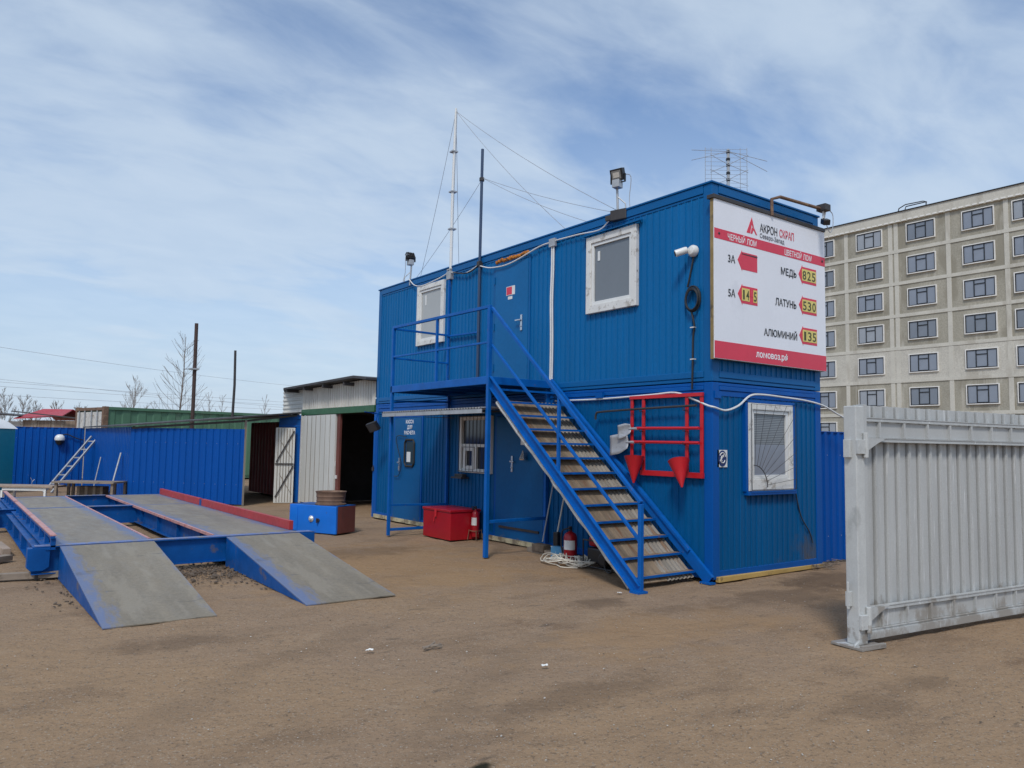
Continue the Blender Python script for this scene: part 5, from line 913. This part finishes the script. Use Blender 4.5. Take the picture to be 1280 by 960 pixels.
hs = thing('wooden_house', 'low weathered house with a faded red roof beyond the far fence', 'house', (-4.3, 41.5, 0), az)
m = MB(); m.box(0.2, 3.9, 0.0, 3.0, 0, 2.42); m.build('wall', 'house_wall', hs); m = MB(); [m.box(x, x + 0.04, -0.03, 0, 0.05, 2.4) for x in (0.2, 0.9, 1.6, 2.3, 3.0, 3.86)]; m.build('stud', 'timber_grey', hs)
m = MB(); m.prism([(-0.1, -0.3, 2.46), (2.4, -0.3, 2.62), (1.9, 1.5, 3.02), (0.3, 1.5, 3.02)], (0, 0, 0.05)); m.prism([(0.3, 1.5, 3.02), (1.9, 1.5, 3.02), (2.4, 3.3, 2.5), (-0.1, 3.3, 2.5)], (0, 0, 0.05)); m.build('roof', 'roof_red', hs)
m = MB(); m.bar((-2.2, -0.35, 2.80), (-0.1, -0.35, 2.66), 0.08, 0.06); m.bar((-0.2, -0.36, 2.86), (4.6, -0.36, 2.42), 0.07, 0.06); m.build('fascia', 'roof_dark', hs)
m = MB(); m.box(-2.4, 0.15, 0.3, 2.0, 0, 2.35); m.build('annex', 'edge_white', hs); m = MB(); m.prism([(-2.6, -0.3, 2.74), (0.1, -0.3, 2.60), (0.1, 2.2, 2.66), (-2.6, 2.2, 2.80)], (0, 0, 0.05)); m.build('annex_roof', 'roof_dark', hs)
m = MB(); m.box(2.9, 3.4, 0.5, 1.0, 2.42, 2.62); m.build('brick_stack', 'roof_red', hs)

# bare trees
def bare(name, label, base, H_, seed, spread=0.5, trunk_r=0.09, levels=3, mat='bark', upright=0.6, nb=9, group=None, thin=0.008):
    rnd = random.Random(seed); t = thing(name, label, 'tree', base, 0, group); tk = MB(); br = MB()
    p = Vector((0, 0, 0)); pts = [p.copy()]
    for k in range(8): p = p + Vector((rnd.uniform(-.02, .02) * H_, rnd.uniform(-.02, .02) * H_, H_ / 8)); pts.append(p.copy())
    tk.tube(pts, [trunk_r * (1 - 0.9 * k / 8) + thin * .6 for k in range(9)], 7)
    def grow(p, d, l, r, lev):
        q = p; ps = [p.copy()]; n = 4
        for k in range(n): d = (d + Vector((rnd.uniform(-.08, .08), rnd.uniform(-.08, .08), rnd.uniform(0, .16) * upright * 1.3))).normalized(); q = q + d * l / n; ps.append(q.copy())
        br.tube(ps, [max(thin * (1.0 if lev < 2 else 0.7), r * (1 - 0.85 * k / n)) for k in range(n + 1)], 4 if lev < 2 else 3, cap=False)
        if lev < levels:
            for k in range(rnd.randint(3, 5)):
                f = rnd.uniform(0.15, 0.95); s_ = ps[min(n, int(f * n))]; a = rnd.uniform(0, 6.28); dd = (d + Vector((math.cos(a), math.sin(a), rnd.uniform(-.1, .5))) * 0.55).normalized(); grow(s_, dd, l * rnd.uniform(.40, .62), r * 0.45, lev + 1)
    for k in range(nb):
        f = 0.2 + 0.75 * (k + rnd.random() * .6) / nb; pt = pts[int(f * 8)].lerp(pts[min(8, int(f * 8) + 1)], f * 8 % 1); a = k * 2.4 + rnd.random(); d = Vector((math.cos(a), math.sin(a), upright)).normalized(); grow(pt, d, H_ * spread * (1.05 - f * 0.75), trunk_r * 0.30 * (1.1 - f), 1)
    tk.build('trunk', mat, t, smooth=True); br.build('crown', mat, t)
bare('bare_tree', 'tall leafless tree just left of the thick pole', (7.2, 57.6, 0), 9.6, 2, 0.36, 0.085, 2, upright=0.75, nb=34, group='leafless trees beyond the yard', thin=0.012)
bare('bare_tree', 'bushy leafless tree above the rusty container end', (6.2, 70.6, 0), 6.8, 5, 0.42, 0.07, 3, 'bark_pale', 1.1, 18, 'leafless trees beyond the yard', 0.012)
for k, (x, y, h_, lb) in enumerate(((10.5, 61.3, 5.5, 'small pale leafless tree just right of the thick pole'), (11.6, 60.5, 5.3, 'small pale leafless tree just left of the thin pole'), (14.4, 58.5, 5.3, 'small leafless tree beside the white shed roof'), (9.86, 80.5, 5.4, 'low leafless tree behind the green container, left of the tall tree'))):
    bare('bare_tree', lb, (x, y, 0), h_, 30 + k, 0.30, 0.045, 2, 'bark_pale', 1.2, 16, 'leafless trees beyond the yard', 0.010)
bl = ('leafless shrub above the house annex at the left edge', 'leafless shrub behind the left eave of the red roof', 'leafless shrub behind the red roof ridge', 'leafless shrub behind the right slope of the red roof', 'leafless shrub right of the red roof', 'leafless shrub just left of the rusty container end', 'leafless shrub at the far left above the toilet cabin')
for k, (x, y, h_) in enumerate(((-4.0, 59.6, 4.5), (-2.9, 58.9, 4.2), (-2.0, 62.0, 4.0), (-0.9, 57.7, 3.9), (0.4, 57.0, 3.7), (1.6, 56.5, 3.5), (-5.4, 60.3, 4.5))):
    bare('bare_shrub', bl[k], (x, y, 0), h_, 60 + k, 0.42, 0.035, 3, 'bark', 1.2, 16, 'leafless shrubs beyond the fence', 0.010)
# far wooded skyline
fw = MB(); rnd = random.Random(4)
for k in range(2600):
    x = rnd.uniform(-60, 150); y = 200 + rnd.uniform(-15, 15) - x * 0.1; h_ = rnd.uniform(2.5, 5.0) * (0.8 + 0.3 * math.sin(x * .11)); a = rnd.uniform(-.3, .3); fw.tube([(x, y, 0), (x + a, y, h_ * 0.6), (x + a * 2.2, y, h_)], [0.12, 0.07, 0.03], 3, cap=False)
tag(fw.build('far_wood', 'bark_pale'), 'thin line of distant leafless woodland on the horizon', 'woodland', kind='stuff')

# overhead lines
pw = thing('power_line', 'faint overhead power lines strung across the sky behind the yard', 'power line', (0, 70, 0))
for a, b, sg in (((-9.18, -0.47, 6.6), (46.85, 20.51, 6.26), .5), ((-9.15, -0.45, 6.23), (46.87, 20.52, 5.91), .5), ((-9.1, -0.41, 5.36), (46.9, 20.55, 5.46), .4), ((-7.34, -8.26, 9.2), (37.5, 27.2, 8.9), .9), ((-9.1, 1.4, 7.0), (46.9, 22.5, 5.0), .4)):
    a = Vector(a); b = Vector(b); a2 = a - (b - a) * 0.6; m = MB(); m.tube([a2.lerp(b, k / 16) - Vector((0, 0, sg * 4 * (k / 16) * (1 - k / 16))) for k in range(17)], 0.012, 4); m.build('wire', 'wire_grey', pw)
for px_, py_ in ((46.9, 20.5), (-42.6, -13.0)): m = MB(); m.tube([(px_, py_, 0), (px_, py_, 9.5)], 0.14, 8); m.bar((px_ - 0.2, py_ - 1, 6.4), (px_ + 0.2, py_ + 1, 6.4), 0.12); m.build('pylon', 'timber_grey', pw)

# ------------------------------------------------------------------ unfinished apartment block on the right
ap = thing('apartment_block', 'unfinished grey concrete block of flats with rows of dark framed windows', 'apartment building', (62.5, 26.4, 0))
# local: front plane x = 0 facing -x, y along the front
st_, by = 3.01, 5.0; NB = [q - 26.4 for q in (46.1, 41.3, 36.5, 31.68, 26.88, 22.1, 18.2, 13.4, 8.6)]; NR = 7; ya, yb_ = -22.5, 22.5; ztop = 23.55; zr = lambda r: 6.44 + (r - 1) * st_
m = MB(); m.box(0.0, 14, ya, yb_, 0, 22.9); m.build('wall', 'concrete_panel', ap)
m = MB(); m.box(-0.03, 0.3, ya, yb_, 7.9, 7.9 + st_ - 0.02); m.build('wall', 'concrete_pale', ap, label='paler storey band')
m = MB(); m.box(-0.22, 14.2, ya - 0.2, yb_ + 0.2, 22.62, ztop); m.build('parapet', 'concrete', ap); m = MB(); m.box(-0.32, 14.3, ya - 0.25, yb_ + 0.25, ztop, ztop + 0.08); m.build('coping', 'frame_black', ap)
m = MB(); m.box(-0.27, -0.221, 0, 0.36, 22.66, 22.77); dn0 = m.build('dentil', 'trim_white', ap); dn0.location.y = ya
for k in range(1, 82):
    dn = dn0.copy(); COL.objects.link(dn); dn.parent = ap; dn.location.y = ya + 0.55 * k
for r in range(NR + 1):
    z = zr(r) - st_ / 2 - 0.02
    m = MB(); m.box(-0.07, 0.05, ya, yb_, z - 0.17, z + 0.13); m.build('floor_band', 'concrete', ap)
for y, dbl in ((43.6, 0), (38.8, 0), (34.03, 0), (29.4, 1), (24.55, 0), (19.95, 0), (15.8, 1), (11.0, 0), (6.2, 0)):
    y -= 26.4
    for c in ((-0.27, 0.27) if dbl else (0,)):
        m = MB(); m.box(-0.045, 0.05, y + c - 0.19, y + c + 0.19, 0, 22.6); m.build('pier', 'concrete', ap)
ww, wh = 2.42, 1.56
m = MB(); f = 0.075; m.box(-0.13, 0.02, -ww / 2 - f, -ww / 2, -wh / 2 - f, wh / 2 + f); m.box(-0.13, 0.02, ww / 2, ww / 2 + f, -wh / 2 - f, wh / 2 + f); m.box(-0.13, 0.02, -ww / 2, ww / 2, wh / 2, wh / 2 + f); m.box(-0.16, 0.02, -ww / 2, ww / 2, -wh / 2 - f, -wh / 2)
w0 = m.build('window', 'trim_white', ap)
m = MB(); m.box(-0.06, -0.01, -ww / 2, ww / 2, -wh / 2, wh / 2); m.build('pane', 'pane_flat', w0)
m = MB(); e = 0.068
for y in (-ww / 2, -0.48, 0.40, ww / 2 - e): m.box(-0.11, -0.062, y, y + e, -wh / 2, wh / 2)
m.box(-0.112, -0.063, -0.46, 0.40, 0.34, 0.34 + e); m.box(-0.112, -0.063, -ww / 2, ww / 2, wh / 2 - e, wh / 2); m.box(-0.112, -0.063, -ww / 2, ww / 2, -wh / 2, -wh / 2 + e); m.box(-0.112, -0.063, -0.46, 0.40, -wh / 2 + e, -wh / 2 + 0.13); m.build('mullion', 'frame_black', w0)
first = True
for k in NB:
    for r in range(NR):
        w = w0 if first else copy_tree(w0, ap); first = False
        w.location = (0, k, zr(r))
        q = random.random()
        if q < 0.5 and w is not w0:
            for ch in kids(w):
                if ch.name.startswith('pane'):
                    ch.material_slots[0].link = 'OBJECT'; ch.material_slots[0].material = MAT['pane_flat_pale' if q < 0.28 else 'pane_flat_dim']
m = MB(); m.tube([(0, 0, ztop), (0.2, 0, ztop + 0.5), (0.4, 0.4, ztop + 0.7), (0.2, 1.9, ztop + 0.7), (0, 2.4, ztop + 0.4), (0, 2.5, ztop)], 0.05, 6); m.tube([(0.5, 0.2, ztop), (0.5, 0.2, ztop + 0.6), (0.5, 2.0, ztop + 0.6), (0.5, 2.2, ztop)], 0.05, 6); m.build('roof_rail', 'dark_metal', ap)

# ------------------------------------------------------------------ small litter and loose stones
def pebbles(name, mat, n, seed, smin, smax, lab):
    rnd = random.Random(seed); m = MB()
    for k in range(n):
        d = 1.6 + 9 * rnd.random() ** 1.3; a = rad(36.5) + rnd.uniform(-.72, .72); x = -7.52 + d * math.sin(a); y = -6.06 + d * math.cos(a)
        if x > -0.05 and y > -0.05: continue
        if -6.6 < x < -3.3 and y > 1.2: continue
        s_ = rnd.uniform(smin, smax); m.rev([(0, -s_ * .4), (s_ * rnd.uniform(.7, 1), 0), (s_ * rnd.uniform(.4, .8), s_ * .35), (0, s_ * .5)], rnd.choice((5, 6)), (x, y, -0.006), (rnd.uniform(-.4, .4), rnd.uniform(-.4, .4), 1))
    tag(m.build(name, mat), lab, 'gravel', kind='stuff')
pebbles('gravel', 'pebble', 8000, 1, 0.002, 0.007, 'fine brown gravel strewn over the packed earth'); pebbles('gravel', 'pebble_pale', 700, 2, 0.003, 0.008, 'scattered pale stone chips on the packed earth'); pebbles('gravel', 'debris_dark', 150, 3, 0.004, 0.010, 'scattered dark crumbs of soil on the packed earth')
tw = MB(); tw.tube(smooth_path([(0, 0, 0.01), (0.07, 0.03, 0.015), (0.12, 0.0, 0.02), (0.18, 0.03, 0.012)]), 0.009, 6); tw.tube([(0.03, 0.0, 0.012), (0.14, 0.06, 0.03)], 0.007, 6); tw.tube([(0.02, 0.05, 0.01), (0.16, -0.02, 0.012)], 0.006, 6); tag(tw.build('twig', 'timber_grey', loc=(-4.40, -0.74, 0)), 'small broken twig on the bare earth before the stairs', 'twig')
def paper(label, x, y, s_, seed):
    rnd = random.Random(seed); m = MB(); n = 5; vs = [((i / n - .5) * s_ * 1.6, (j / n - .5) * s_, 0.006 + rnd.uniform(0, s_ * .35)) for i in range(n + 1) for j in range(n + 1)]
    m.add(vs, [(i * (n + 1) + j, i * (n + 1) + j + 1, (i + 1) * (n + 1) + j + 1, (i + 1) * (n + 1) + j) for i in range(n) for j in range(n)]); tag(m.build('paper_scrap', 'white_clean', loc=(x, y, 0), rot=(0, 0, rnd.uniform(0, 3)), thick=0.001), label, 'litter', 'paper scraps on the earth')
paper('crumpled white scrap on the earth left of the twig', -4.76, -0.54, 0.035, 1); paper('tiny flattened white scrap on the earth between the twig and the gate', -3.88, -1.6, 0.03, 2); paper('white scrap on the earth by the foot of the stairs', -1.45, 0.10, 0.03, 3)
